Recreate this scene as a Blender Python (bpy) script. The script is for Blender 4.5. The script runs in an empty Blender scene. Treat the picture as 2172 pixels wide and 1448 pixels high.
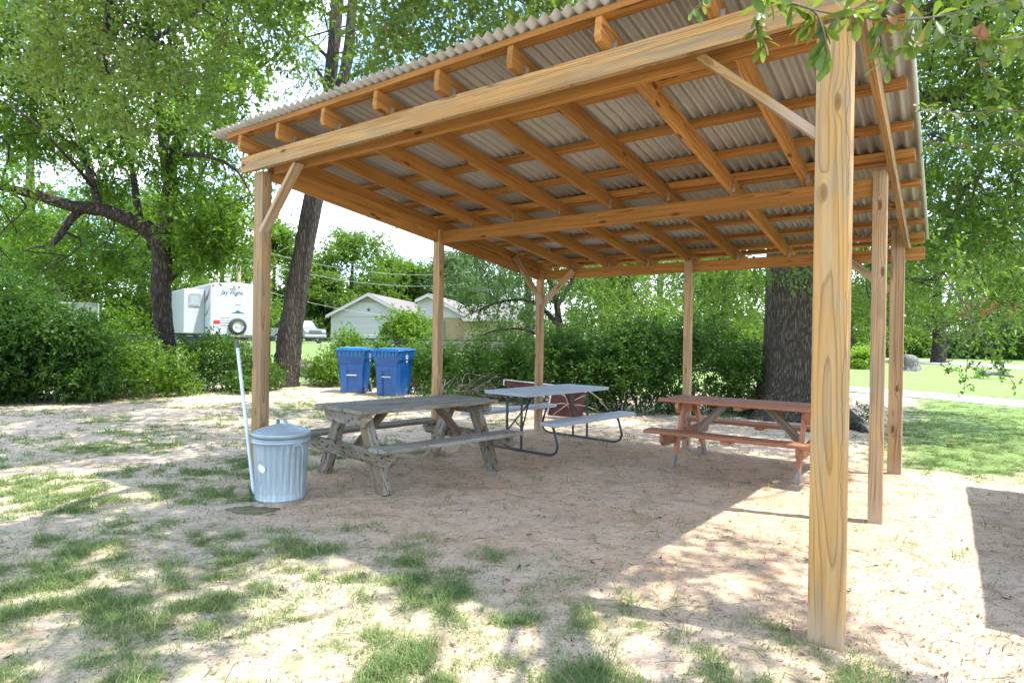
import bpy, bmesh, math, random
import numpy as np
from mathutils import Vector, Matrix
PI = math.pi
random.seed(7)
scene = bpy.context.scene
COL = scene.collection
R = np.random.default_rng(11)

# ------------------------------------------------------------------ camera numbers
F, PITCH, ROLL, EYE = 1287.95, -0.0032, -0.0147, 1.441      # lens in photo pixels, metres
def at(px, py, d):
    """world point seen at photo pixel (px, py) standing d metres ahead of the camera"""
    u, v = px - 1086.0, py - 724.0
    c, s = math.cos(ROLL), math.sin(ROLL)
    uu, vv = u * c - v * s, u * s + v * c
    c, s = math.cos(PITCH), math.sin(PITCH)
    dx, dy, dz = uu, F * c + vv * s, F * s - vv * c
    t = d / dy
    return Vector((dx * t, d, EYE + dz * t))
def gnd(px, py):
    """flat ground point under photo pixel"""
    a = at(px, py, 1.0)
    t = EYE / (EYE - a.z)
    return Vector((a.x * t, t, 0))

# ------------------------------------------------------------------ noise + terrain (numpy)
def _hash(ix, iy, seed):
    h = (ix.astype(np.int64) * 374761393 + iy.astype(np.int64) * 668265263 + seed * 974711) & 0xffffffff
    h = ((h ^ (h >> 13)) * 1274126177) & 0xffffffff
    return ((h ^ (h >> 16)) & 0xffff) / 65535.0
def vnoise(x, y, seed=0):
    x = np.asarray(x, float); y = np.asarray(y, float)
    ix, iy = np.floor(x), np.floor(y)
    fx, fy = x - ix, y - iy
    fx = fx * fx * (3 - 2 * fx); fy = fy * fy * (3 - 2 * fy)
    a = _hash(ix, iy, seed); b = _hash(ix + 1, iy, seed); c = _hash(ix, iy + 1, seed); d = _hash(ix + 1, iy + 1, seed)
    return (a * (1 - fx) + b * fx) * (1 - fy) + (c * (1 - fx) + d * fx) * fy
def fbm(x, y, seed=0, o=4):
    t = 0; a = .5
    for i in range(o):
        t = t + a * vnoise(np.asarray(x) * 2 ** i, np.asarray(y) * 2 ** i, seed + i * 17); a *= .5
    return t / (1 - .5 ** o)
def ss(a, b, x):
    t = np.clip((np.asarray(x, float) - a) / (b - a), 0, 1)
    return t * t * (3 - 2 * t)
SX, SY, YAW = -2.336, 5.654, -0.6196
CU, SU = math.cos(YAW), math.sin(YAW)
def s_local(x, y):
    dx, dy = x - SX, y - SY
    return dx * CU + dy * SU, -dx * SU + dy * CU
def s_world(a, b, z=0):
    return Vector((SX + a * CU - b * SU, SY + a * SU + b * CU, z))
def ground_z(x, y):
    x = np.asarray(x, float); y = np.asarray(y, float)
    rise = .9 * ss(18, 28, y) * ss(.06, .30, -x / np.maximum(y, 1))
    bumps = (fbm(x * .9, y * .9, 3) - .5) * .05 + (fbm(x * 5, y * 5, 5, 3) - .5) * .034
    far = 1 - ss(25, 40, y)
    mound = .03 * np.exp(-((x - 2.0) ** 2 + (y - 4.2) ** 2) / .6)
    for a, b in ((0, 0), (4.742, 0), (0, 2.415), (4.747, 2.415), (0, 4.765), (2.37, 4.765), (4.742, 4.765)):
        q = s_world(a, b); mound = mound + .022 * np.exp(-((x - q.x) ** 2 + (y - q.y) ** 2) / .03)
    return rise + bumps * far + mound
def grass_mask(x, y):
    x = np.asarray(x, float); y = np.asarray(y, float)
    a, b = s_local(x, y)
    n = fbm(x * .75, y * 1.0, 21, 5) * .62 + fbm(x * 3.1, y * 3.6, 33, 3) * .38
    w = np.full_like(n, .445)
    w = w + .25 * ss(.2, -2.2, x) * ss(7.0, 4.6, y)
    w = w + .13 * ss(1.6, -1.0, x) * ss(4.2, 3.0, y)
    w = w + .10 * ss(-2, -4, x) * ss(6.0, 7.5, y)
    w = w - .30 * ss(-.1, .5, b) * ss(4.9, 4.4, b) * ss(-.2, .3, a)
    w = w - .07 * ss(1.0, 2.2, x) * ss(8, 5, y)
    w = w - .05 * ss(-2.5, -1.0, x) * ss(4.6, 5.4, y)
    lawn = ss(4.6, 5.6, b + (n - .5) * 2) * ss(4.0, 5.2, a)
    lawn = np.maximum(lawn, ss(16.5, 19.5, y + (n - .5) * 4))
    w = w + .45 * lawn
    return np.clip(ss(.50, .80, n + w - .40), 0, 1), lawn

# ------------------------------------------------------------------ object helpers
def tag(o, label=None, cat=None, group=None, kind=None):
    if label: o['label'] = label
    if cat: o['category'] = cat
    if group: o['group'] = group
    if kind: o['kind'] = kind
    return o
def empty(name, loc=(0, 0, 0), rz=0.0, label=None, cat=None, group=None):
    o = bpy.data.objects.new(name, None); COL.objects.link(o)
    o.location = loc; o.rotation_euler = (0, 0, rz); o.empty_display_size = .1
    return tag(o, label, cat, group)
def link(name, me, mat=None, parent=None, mtx=None):
    o = bpy.data.objects.new(name, me); COL.objects.link(o)
    if mat: me.materials.append(mat)
    if parent: o.parent = parent
    if mtx is not None: o.matrix_basis = mtx
    return o
class G:
    """collects shapes; build() links them as ONE mesh object"""
    def __init__(s): s.v = []; s.f = []; s.sm = []
    def add(s, vs, fs, smooth=False, m=None):
        k = len(s.v)
        s.v += [tuple(m @ Vector(v)) for v in vs] if m is not None else [tuple(v) for v in vs]
        s.f += [tuple(i + k for i in f) for f in fs]; s.sm += [smooth] * len(fs)
        return s
    def box(s, c, d, m=None, ch=0.0):
        x, y, z = d[0] / 2, d[1] / 2, d[2] / 2
        if ch > 0:
            bm = bmesh.new(); bmesh.ops.create_cube(bm, size=1)
            bmesh.ops.scale(bm, vec=d, verts=bm.verts)
            bmesh.ops.bevel(bm, geom=bm.edges[:], offset=ch, segments=1, affect='EDGES')
            bm.verts.index_update()
            vs = [(v.co.x + c[0], v.co.y + c[1], v.co.z + c[2]) for v in bm.verts]
            fs = [[v.index for v in f.verts] for f in bm.faces]; bm.free()
            return s.add(vs, fs, False, m)
        vs = [(c[0] + i * x, c[1] + j * y, c[2] + k * z) for i in (-1, 1) for j in (-1, 1) for k in (-1, 1)]
        return s.add(vs, [(0, 1, 3, 2), (4, 6, 7, 5), (0, 4, 5, 1), (2, 3, 7, 6), (0, 2, 6, 4), (1, 5, 7, 3)], False, m)
    def prism(s, poly, t0, t1, m=None):
        """poly in local XZ, extruded along Y"""
        n = len(poly)
        vs = [(p[0], t0, p[1]) for p in poly] + [(p[0], t1, p[1]) for p in poly]
        fs = [tuple(range(n)), tuple(range(2 * n - 1, n - 1, -1))] + [(i, i + n, (i + 1) % n + n, (i + 1) % n) for i in range(n)]
        return s.add(vs, fs, False, m)
    def tube(s, pts, rad, n=8, cap=True, m=None, noise=0.0, seed=0):
        pts = [Vector(p) for p in pts]
        if not hasattr(rad, '__len__'): rad = [rad] * len(pts)
        vs, fs = [], []; prev = None
        for i, p in enumerate(pts):
            t = (pts[min(i + 1, len(pts) - 1)] - pts[max(i - 1, 0)]).normalized()
            if prev is None:
                ref = Vector((1, 0, 0)) if abs(t.x) < .9 else Vector((0, 1, 0))
                a = (ref - t * ref.dot(t)).normalized()
            else:
                a = (prev - t * prev.dot(t)).normalized()
            prev = a; b = t.cross(a)
            for k in range(n):
                th = 2 * PI * k / n
                r = rad[i]
                if noise: r *= 1 + noise * (float(vnoise(k * 1.3, i * .9, seed)) - .5) * 2
                vs.append(p + (a * math.cos(th) + b * math.sin(th)) * r)
        for i in range(len(pts) - 1):
            for k in range(n):
                fs.append((i * n + k, i * n + (k + 1) % n, (i + 1) * n + (k + 1) % n, (i + 1) * n + k))
        s.add(vs, fs, True, m)
        if cap:
            L = len(pts) - 1
            s.add([vs[k] for k in range(n)], [tuple(range(n - 1, -1, -1))], False, m)
            s.add([vs[L * n + k] for k in range(n)], [tuple(range(n))], False, m)
        return s
    def lathe(s, prof, n=32, c=(0, 0, 0), m=None, flute=None):
        vs, fs = [], []
        for r, z in prof:
            for k in range(n):
                th = 2 * PI * k / n
                rr = r + (flute(th, z) if flute else 0)
                vs.append((c[0] + rr * math.cos(th), c[1] + rr * math.sin(th), c[2] + z))
        for i in range(len(prof) - 1):
            for k in range(n):
                fs.append((i * n + k, i * n + (k + 1) % n, (i + 1) * n + (k + 1) % n, (i + 1) * n + k))
        return s.add(vs, fs, True, m)
    def build(s, name, mat=None, parent=None, mtx=None, bevel=0.0):
        me = bpy.data.meshes.new(name)
        me.from_pydata(s.v, [], s.f); me.polygons.foreach_set('use_smooth', s.sm); me.update()
        if bevel:
            bm = bmesh.new(); bm.from_mesh(me)
            bmesh.ops.recalc_face_normals(bm, faces=bm.faces)
            es = [e for e in bm.edges if len(e.link_faces) == 2 and e.calc_face_angle() > .5]
            bmesh.ops.bevel(bm, geom=es, offset=bevel, segments=2, affect='EDGES', profile=.6)
            bm.to_mesh(me); bm.free()
        return link(name, me, mat, parent, mtx)
def axis_matrix(A, B, up=(0, 0, 1)):
    A, B = Vector(A), Vector(B); X = (B - A).normalized(); U = Vector(up)
    if abs(X.dot(U)) > .98: U = Vector((0, 1, 0))
    Y = U.cross(X).normalized(); Z = X.cross(Y)
    m = Matrix((X, Y, Z)).transposed().to_4x4(); m.translation = A
    return m, (B - A).length
def beam(name, A, B, w, t, mat, parent=None, up=(0, 0, 1), ch=.004, poly=None, warp=0.0):
    """timber from A to B: t thick (local y), w deep (local z), grain along local x"""
    m, L = axis_matrix(A, B, up)
    g = G()
    if poly: g.prism(poly(L), -t / 2, t / 2)
    elif warp:
        n = 6; vs = []; fs = []
        for i in range(n + 1):
            x = L * i / n; dy = random.uniform(-warp, warp) if 0 < i < n else 0; dz = random.uniform(-warp, warp) if 0 < i < n else 0
            vs += [(x, dy - t / 2, dz - w / 2), (x, dy + t / 2, dz - w / 2), (x, dy + t / 2, dz + w / 2), (x, dy - t / 2, dz + w / 2)]
        for i in range(n):
            for k in range(4): fs.append((i * 4 + k, (i + 1) * 4 + k, (i + 1) * 4 + (k + 1) % 4, i * 4 + (k + 1) % 4))
        fs += [(0, 1, 2, 3), (n * 4 + 3, n * 4 + 2, n * 4 + 1, n * 4)]
        g.add(vs, fs)
    else: g.box((L / 2, 0, 0), (L, t, w))
    return g.build(name, mat, parent, m, bevel=ch)
def np_mesh(name, V, Fq, mat, parent=None, mats=None):
    """V (n,3) float, Fq (m,k) int"""
    me = bpy.data.meshes.new(name)
    V = np.ascontiguousarray(V, np.float32); Fq = np.ascontiguousarray(Fq, np.int32)
    me.vertices.add(len(V)); me.vertices.foreach_set('co', V.ravel())
    k = Fq.shape[1]
    me.loops.add(Fq.size); me.loops.foreach_set('vertex_index', Fq.ravel())
    me.polygons.add(len(Fq)); me.polygons.foreach_set('loop_start', np.arange(0, Fq.size, k, dtype=np.int32))
    me.update(calc_edges=True); me.validate()
    return link(name, me, mat, parent)

# ------------------------------------------------------------------ material helpers
class M:
    def __init__(s, name):
        s.mat = bpy.data.materials.new(name); s.mat.use_nodes = True
        s.t = s.mat.node_tree; s.t.nodes.clear()
        s.out = s.t.nodes.new('ShaderNodeOutputMaterial')
    def n(s, typ, **kw):
        nd = s.t.nodes.new(typ)
        for k, v in kw.items(): setattr(nd, k, v)
        return nd
    def set(s, sock, v):
        if hasattr(v, 'is_output') or isinstance(v, bpy.types.NodeSocket): s.t.links.new(v, sock)
        elif isinstance(v, (tuple, list)) and len(v) == 3 and sock.type == 'RGBA': sock.default_value = (*v, 1)
        else: sock.default_value = v
    def math(s, op, a, b=0.0, c=None, clamp=False):
        nd = s.n('ShaderNodeMath', operation=op, use_clamp=clamp); s.set(nd.inputs[0], a); s.set(nd.inputs[1], b)
        if c is not None: s.set(nd.inputs[2], c)
        return nd.outputs[0]
    def vm(s, op, a, b=(0, 0, 0), out=0):
        nd = s.n('ShaderNodeVectorMath', operation=op); s.set(nd.inputs[0], a); s.set(nd.inputs[1], b)
        return nd.outputs[out]
    def noise(s, vec, scale=5, detail=3, rough=.5, out='Fac', dist=0):
        nd = s.n('ShaderNodeTexNoise'); s.set(nd.inputs['Vector'], vec); s.set(nd.inputs['Scale'], scale)
        s.set(nd.inputs['Detail'], detail); s.set(nd.inputs['Roughness'], rough); s.set(nd.inputs['Distortion'], dist)
        return nd.outputs[out]
    def voro(s, vec, scale=5, feat='F1', out='Distance', rnd=1):
        nd = s.n('ShaderNodeTexVoronoi', feature=feat); s.set(nd.inputs['Vector'], vec); s.set(nd.inputs['Scale'], scale)
        s.set(nd.inputs['Randomness'], rnd)
        return nd.outputs[out]
    def ramp(s, fac, stops, interp='LINEAR'):
        nd = s.n('ShaderNodeValToRGB'); cr = nd.color_ramp; cr.interpolation = interp
        while len(cr.elements) > 1: cr.elements.remove(cr.elements[-1])
        for i, (p, c) in enumerate(stops):
            e = cr.elements[0] if i == 0 else cr.elements.new(p)
            e.position = p
            e.color = (*c, 1) if hasattr(c, '__len__') else (c, c, c, 1)
        s.set(nd.inputs[0], fac); return nd.outputs[0]
    def mix(s, fac, a, b, bt='MIX'):
        nd = s.n('ShaderNodeMix', data_type='RGBA', blend_type=bt); s.set(nd.inputs[0], fac)
        s.set(nd.inputs[6], a); s.set(nd.inputs[7], b); return nd.outputs[2]
    def mapr(s, v, a, b, c=0.0, d=1.0):
        nd = s.n('ShaderNodeMapRange'); s.set(nd.inputs[0], v)
        for i, x in enumerate((a, b, c, d)): s.set(nd.inputs[i + 1], x)
        return nd.outputs[0]
    def sep(s, v):
        nd = s.n('ShaderNodeSeparateXYZ'); s.set(nd.inputs[0], v); return nd.outputs
    def comb(s, x, y, z):
        nd = s.n('ShaderNodeCombineXYZ'); s.set(nd.inputs[0], x); s.set(nd.inputs[1], y); s.set(nd.inputs[2], z); return nd.outputs[0]
    def obj(s): return s.n('ShaderNodeTexCoord').outputs['Object']
    def rnd(s): return s.n('ShaderNodeObjectInfo').outputs['Random']
    def pos(s): return s.n('ShaderNodeNewGeometry').outputs['Position']
    def island(s): return s.n('ShaderNodeNewGeometry').outputs['Random Per Island']
    def attr(s, name): return s.n('ShaderNodeAttribute', attribute_name=name).outputs['Fac']
    def bump(s, h, strength=.3, dist=.01):
        nd = s.n('ShaderNodeBump'); s.set(nd.inputs['Height'], h); s.set(nd.inputs['Strength'], strength); s.set(nd.inputs['Distance'], dist)
        return nd.outputs[0]
    def pbr(s, col, rough=.7, metal=0.0, spec=.5, normal=None, trans=0.0):
        p = s.n('ShaderNodeBsdfPrincipled'); s.set(p.inputs['Base Color'], col); s.set(p.inputs['Roughness'], rough)
        s.set(p.inputs['Metallic'], metal); s.set(p.inputs['Specular IOR Level'], spec)
        if trans: s.set(p.inputs['Transmission Weight'], trans)
        if normal is not None: s.set(p.inputs['Normal'], normal)
        return p.outputs[0]
    def done(s, sh):
        s.t.links.new(sh, s.out.inputs['Surface']); return s.mat

def plain(name, col, rough=.6, metal=0.0, var=.12, scale=8, bump=0.0):
    m = M(name); o = m.obj()
    n = m.noise(o, scale, 4, .6)
    c = m.mix(m.mapr(n, .3, .7), tuple(x * (1 - var) for x in col), tuple(min(1, x * (1 + var)) for x in col))
    nb = m.bump(m.noise(o, scale * 12, 3), bump, .003) if bump else None
    return m.done(m.pbr(c, rough, metal, .4, nb))

def wood(name, light, dark, grey=None, greyamt=0.0, knots=1.0, rings=85.0, algae=0.0, blotch=0.0, paint=None, rough=.75, foot=False):
    m = M(name); r = m.rnd(); o = m.obj()
    off = m.comb(m.math('MULTIPLY', r, 31.7), m.math('MULTIPLY', r, 17.3), m.math('MULTIPLY', r, 53.1))
    p = m.vm('ADD', o, off)
    st = m.vm('MULTIPLY', p, (.42, 2.2, 2.2))
    nz = m.noise(st, 1.6, 2, .5, out='Color')
    # knots: sparse ellipses
    kv = m.vm('MULTIPLY', m.vm('ADD', p, m.vm('MULTIPLY', nz, (.12, .03, .03))), (2.2, 6.5, 6.5))
    kd = m.voro(kv, 1.0)
    kn = m.mapr(kd, .0, .42, 1.0, 0.0)
    kcore = m.ramp(kd, [(0, 1), (.085, 1), (.12, 0)])
    kcore = m.math('MULTIPLY', kcore, knots)
    x, y, z = m.sep(p)[0], m.sep(o)[1], m.sep(o)[2]
    ns = m.sep(nz)
    tl = m.math('MULTIPLY', m.math('SUBTRACT', m.sep(o)[0], 1.2), m.math('MULTIPLY', m.math('SUBTRACT', m.math('FRACT', m.math('MULTIPLY', r, 3.7)), .5), .05))
    yy = m.math('ADD', m.math('ADD', m.math('ADD', y, tl), m.math('MULTIPLY', m.math('SUBTRACT', ns[0], .5), .055)), m.math('MULTIPLY', m.math('SUBTRACT', r, .5), .10))
    zz = m.math('ADD', m.math('ADD', z, m.math('MULTIPLY', m.math('SUBTRACT', ns[1], .5), .055)), m.math('SUBTRACT', m.math('MULTIPLY', m.math('FRACT', m.math('MULTIPLY', r, 7.13)), .12), .10))
    d = m.math('SQRT', m.math('ADD', m.math('MULTIPLY', yy, yy), m.math('MULTIPLY', zz, zz)))
    d = m.math('ADD', d, m.math('MULTIPLY', m.math('MULTIPLY', m.math('MULTIPLY', kn, kn), kn), .022))
    ph = m.math('FRACT', m.math('MULTIPLY', d, rings))
    line = m.ramp(ph, [(0, 0), (.55, .10), (.80, .45), (.92, 1), (1, .1)])
    fib = m.noise(m.vm('MULTIPLY', p, (3, 190, 190)), 1.0, 3, .6)
    big = m.noise(m.vm('MULTIPLY', p, (.9, 5, 5)), 1.5, 3, .6)
    fac = m.math('ADD', m.math('MULTIPLY', line, .95), m.math('MULTIPLY', m.math('SUBTRACT', fib, .45), .75), clamp=True)
    stk = m.noise(m.vm('MULTIPLY', p, (1.1, 30, 30)), 1.0, 5, .65)
    fac = m.math('ADD', fac, m.math('MULTIPLY', m.math('SUBTRACT', stk, .47), 2.4), clamp=True)
    c = m.mix(fac, light, dark)
    c = m.mix(m.mapr(big, .35, .7, 0, .45), c, tuple(a * .72 for a in light))
    if grey:
        g = m.mapr(m.math('ADD', m.noise(m.vm('MULTIPLY', p, (1.2, 9, 9)), 1.3, 4, .65), m.math('MULTIPLY', fib, .25)), .62 - greyamt * .35, .85 - greyamt * .35)
        gc = m.mix(m.math('MULTIPLY', fac, .8), grey, tuple(a * .42 for a in grey))
        c = m.mix(g, c, gc)
    if paint:
        pw = m.noise(m.vm('MULTIPLY', p, (4, 30, 30)), 1.2, 5, .7)
        pc = m.mix(m.mapr(m.noise(p, 3, 4), .3, .7), paint, tuple(a * .78 for a in paint))
        c = m.mix(m.mapr(pw, .34, .40), c, pc)
    if algae:
        al = m.mapr(m.noise(m.vm('MULTIPLY', p, (1, 3, 3)), 2.2, 4, .6), .5, .72, 0, algae)
        c = m.mix(al, c, (.13, .14, .055))
    if blotch:
        bl = m.mapr(m.noise(m.vm('MULTIPLY', p, (6, 16, 16)), 2.0, 4, .6), .555, .62, 0, blotch)
        c = m.mix(bl, c, (.02, .017, .013))
    r2 = m.math('FRACT', m.math('MULTIPLY', r, 91.3)); r3 = m.math('FRACT', m.math('MULTIPLY', r, 47.9))
    c = m.mix(1, c, m.mix(r2, (.70, .66, .60), (1.16, 1.14, 1.10)), 'MULTIPLY')
    stn = m.noise(m.vm('MULTIPLY', p, (1.6, 6, 6)), 1.7, 5, .65)
    c = m.mix(m.math('MULTIPLY', m.mapr(stn, .54, .70, 0, .6), m.math('ADD', .25, r3)), c, tuple(a * .55 for a in light))
    if foot:
        fx = m.mapr(m.math('ADD', m.sep(o)[0], m.math('MULTIPLY', m.math('SUBTRACT', stn, .5), .3)), .13, .36, .85, 0)
        c = m.mix(fx, c, (.40, .30, .22))
    kc = m.mix(m.mapr(kd, .0, .11), tuple(a * .35 for a in dark), tuple(a * .75 for a in dark))
    c = m.mix(m.math('MULTIPLY', kcore, .85), c, kc)
    # drying checks
    cr = m.math('ABSOLUTE', m.math('ADD', m.math('ADD', y, z), m.math('MULTIPLY', m.math('SUBTRACT', m.noise(m.vm('MULTIPLY', p, (1.1, .1, .1)), 1.7, 4, .6), .5), .11)))
    crm = m.math('MULTIPLY', m.math('LESS_THAN', cr, .0011), m.math('GREATER_THAN', m.noise(m.vm('MULTIPLY', p, (.8, 0, 0)), 1.6, 1), .47))
    c = m.mix(m.math('MULTIPLY', crm, .8), c, tuple(a * .25 for a in dark))
    h = m.math('ADD', m.math('MULTIPLY', fac, -.6), m.math('MULTIPLY', fib, .5))
    return m.done(m.pbr(c, rough, 0, .25, m.bump(h, .22, .004)))

def leafmat(name, c1, c2, c3, tr, spec=.35, rough=.45, dead=0.0, tw=.34):
    m = M(name); i = m.island(); P = m.pos()
    n = m.noise(P, .9, 2)
    f = m.math('ADD', m.math('MULTIPLY', i, .65), m.math('MULTIPLY', n, .45), clamp=True)
    c = m.ramp(f, [(0.08, c1), (.5, c2), (.95, c3)])
    if dead: c = m.mix(m.math('GREATER_THAN', m.math('FRACT', m.math('MULTIPLY', i, 37.7)), 1 - dead), c, (.20, .09, .025))
    b = m.pbr(c, rough, 0, spec)
    t = m.n('ShaderNodeBsdfTranslucent'); tc = m.mix(.55, c, tr); m.set(t.inputs[0], m.mix(1, tc, (1.9, 1.9, 1.9), 'MULTIPLY'))
    mx = m.n('ShaderNodeMixShader'); mx.inputs[0].default_value = tw
    m.t.links.new(b, mx.inputs[1]); m.t.links.new(t.outputs[0], mx.inputs[2])
    return m.done(mx.outputs[0])

def bark(name, c1, c2, c3, sx=7.0, sz=1.3, lichen=.5, bstr=.8):
    m = M(name); P = m.pos()
    q = m.vm('MULTIPLY', P, (sx, sx, sz))
    q = m.vm('ADD', q, m.vm('MULTIPLY', m.noise(P, 3, 3, out='Color'), (1.2, 1.2, .4)))
    v = m.voro(q, 1.6, 'DISTANCE_TO_EDGE'); n = m.noise(q, 2.4, 6, .68)
    h = m.math('ADD', m.math('MULTIPLY', m.math('MINIMUM', v, .35), 1.6), m.math('MULTIPLY', n, .8))
    c = m.ramp(h, [(.25, c1), (.62, c2), (1.0, c3)])
    li = m.mapr(m.noise(P, 17, 5, .75), .60, .66, 0, lichen)
    c = m.mix(li, c, (.36, .36, .31))
    return m.done(m.pbr(c, .9, 0, .15, m.bump(h, bstr, .05)))

# ---- palette
W_POST = wood('post_wood', (.49, .325, .17), (.18, .087, .030), grey=(.34, .27, .19), greyamt=.15, knots=1, rings=105, foot=True)
W_NEAR = wood('near_post_wood', (.50, .305, .115), (.29, .155, .045), grey=(.38, .30, .19), greyamt=.12, knots=.9, rings=120, foot=True)
W_RAFT = wood('rafter_wood', (.50, .25, .068), (.17, .058, .010), knots=1, rings=95)
W_HEAD = wood('header_wood', (.50, .305, .115), (.165, .072, .018), grey=(.31, .24, .16), greyamt=.12, knots=1, rings=110)
W_GREY = wood('weathered_wood', (.25, .20, .15), (.055, .042, .03), grey=(.33, .31, .275), greyamt=.65, knots=.6, rings=140, algae=.8, blotch=.35, rough=.9)
W_AGED = wood('aged_leg_wood', (.29, .185, .09), (.10, .058, .026), grey=(.35, .325, .285), greyamt=.45, knots=.6, rings=140, algae=.6, blotch=.8, rough=.9)
W_PAINT = wood('painted_wood', (.28, .21, .16), (.12, .09, .07), grey=(.25, .23, .21), greyamt=.5, knots=.2, paint=(.47, .215, .125), rough=.7)
W_BRACE = wood('stained_wood', (.19, .12, .075), (.08, .048, .03), grey=(.26, .22, .19), greyamt=.4, knots=.4, rough=.85)
def m_paintleg():
    m = M('worn_painted_leg'); o = m.obj(); x = m.sep(o)[0]
    n = m.noise(m.vm('MULTIPLY', o, (5, 40, 40)), 1.0, 4, .6)
    worn = m.mapr(m.math('ADD', x, m.math('MULTIPLY', m.math('SUBTRACT', n, .5), .12)), .17, .20, 1, 0)
    g = m.mix(n, (.30, .29, .27), (.12, .115, .11)); pc = m.mix(m.mapr(n, .3, .7), (.47, .215, .125), (.39, .17, .10))
    return m.done(m.pbr(m.mix(worn, pc, g), .75, 0, .3, m.bump(n, .2, .004)))
W_PLEG = m_paintleg()
def m_roof():
    m = M('corrugated_metal'); o = m.obj()
    n = m.noise(m.vm('MULTIPLY', o, (1.2, .8, 1)), 1.5, 5, .65)
    c = m.ramp(n, [(.3, (.34, .32, .285)), (.55, (.40, .385, .35)), (.75, (.36, .335, .29))])
    c = m.mix(m.mapr(m.noise(o, 30, 4, .7), .62, .7, 0, .35), c, (.22, .17, .11))
    return m.done(m.pbr(c, .42, .35, .5))
ROOF = m_roof()
STEEL = plain('galvanised_bracket', (.45, .46, .47), .4, .8)
def m_can():
    m = M('galvanised_bin'); o = m.obj()
    n = m.noise(m.vm('MULTIPLY', o, (1, 1, .5)), 7, 5, .6); st = m.noise(m.vm('MULTIPLY', o, (26, 26, 1.2)), 1.6, 4, .6)
    z = m.sep(o)[2]
    c = m.mix(m.mapr(n, .3, .7), (.29, .36, .40), (.385, .44, .47))
    low = m.mapr(z, .42, .12, 0, .75)
    c = m.mix(m.math('MULTIPLY', m.mapr(st, .53, .66), low), c, (.60, .66, .70))
    return m.done(m.pbr(c, m.mapr(n, .3, .7, .38, .55), .35, .5, m.bump(n, .05, .01)))
CAN = m_can()
STICKER = plain('torn_sticker_paper', (.80, .80, .78), .8)
PVC = plain('white_pipe', (.66, .72, .80), .35)
CAP = plain('dark_cap', (.10, .11, .13), .6)
def m_blue():
    m = M('blue_plastic'); o = m.obj(); n = m.noise(o, 6, 5, .6)
    z = m.sep(o)[2]
    c = m.mix(m.mapr(n, .35, .7), (.004, .066, .235), (.007, .090, .29))
    c = m.mix(m.math('MULTIPLY', m.mapr(z, .35, .0, 0, .45), m.mapr(m.noise(o, 9, 4), .35, .65)), c, (.12, .13, .14))
    return m.done(m.pbr(c, .42, 0, .5))
BLUE = m_blue()
BLUELID = plain('blue_lid_plastic', (.010, .115, .31), .4, var=.18, scale=4)
WHITE = plain('white_print', (.8, .8, .8), .6, var=.02)
BLACK = plain('black_rubber', (.025, .025, .027), .7)
GREYP = plain('grey_plastic_top', (.38, .40, .43), .5, var=.06, scale=3, bump=.15)
DKSTEEL = plain('dark_steel_pipe', (.055, .06, .07), .4, .3)
CHAINM = plain('chain_steel', (.30, .31, .33), .4, .8)
REDM = plain('dark_red_panel', (.042, .007, .005), .5, var=.25)
CHROME = plain('pale_rim', (.40, .41, .42), .35, .5)
RVW = plain('trailer_white', (.40, .42, .44), .4, var=.04)
RVG = plain('trailer_grey', (.50, .54, .57), .4, var=.05)
NAVY = plain('navy_stripe', (.03, .06, .16), .4)
MAROON = plain('maroon_stripe', (.16, .03, .04), .4)
REDL = plain('red_lens', (.45, .02, .03), .3)
GLASS = plain('dark_glass', (.06, .08, .09), .12)
PALEGL = plain('pale_glass', (.30, .36, .38), .15)
SILVER = plain('silver_paint', (.19, .205, .23), .3, .4)
CARW = plain('white_paint', (.42, .43, .44), .3)
TYRE = plain('tyre_rubber', (.035, .035, .037), .8)
RIM = plain('wheel_rim', (.45, .46, .47), .3, .7)
def m_brick():
    m = M('tan_brick'); o = m.obj(); s = m.sep(o)
    b = m.n('ShaderNodeTexBrick'); m.set(b.inputs['Vector'], m.comb(m.math('ADD', s[0], s[1]), s[2], 0.0))
    m.set(b.inputs['Color1'], (.33, .235, .135)); m.set(b.inputs['Color2'], (.27, .19, .105)); m.set(b.inputs['Mortar'], (.29, .24, .17))
    b.inputs['Scale'].default_value = 4.5; b.inputs['Mortar Size'].default_value = .02
    return m.done(m.pbr(b.outputs['Color'], .85, 0, .2))
BRICK = m_brick()
def m_shingle():
    m = M('roof_shingles'); P = m.obj()
    n = m.noise(m.vm('MULTIPLY', P, (3, 3, 12)), 2, 4, .7)
    return m.done(m.pbr(m.mix(m.mapr(n, .3, .7), (.145, .125, .11), (.205, .185, .17)), .9, 0, .2))
SHINGLE = m_shingle()
HWHITE = plain('house_white_siding', (.40, .375, .36), .6, var=.03)
HTAN = plain('gable_vent_tan', (.30, .24, .19), .8)
TEAL = plain('teal_shutter', (.07, .18, .17), .6)
POLEW = plain('utility_pole_wood', (.40, .30, .21), .9)
WIREM = plain('power_wire', (.35, .36, .38), .6)
FENCEM = plain('fence_steel', (.30, .32, .32), .5, .6)
RAILM = plain('fence_rail_green', (.06, .09, .08), .5, .3)
LEAF_T1 = leafmat('leaf_bright', (.012, .038, .004), (.043, .110, .008), (.125, .21, .014), (.19, .32, .012))
LEAF_T3 = leafmat('leaf_oak', (.014, .038, .007), (.048, .100, .015), (.13, .195, .026), (.20, .32, .015), dead=.002)
LEAF_OV = leafmat('leaf_overhead', (.045, .085, .018), (.075, .130, .022), (.14, .19, .03), (.20, .28, .02), spec=.4, rough=.4, dead=.01)
LEAF_HD = leafmat('leaf_hedge', (.014, .045, .006), (.032, .088, .010), (.075, .15, .014), (.12, .22, .01))
LEAF_HL = leafmat('leaf_hedge_light', (.030, .080, .007), (.060, .138, .010), (.14, .22, .016), (.19, .32, .01))
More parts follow.
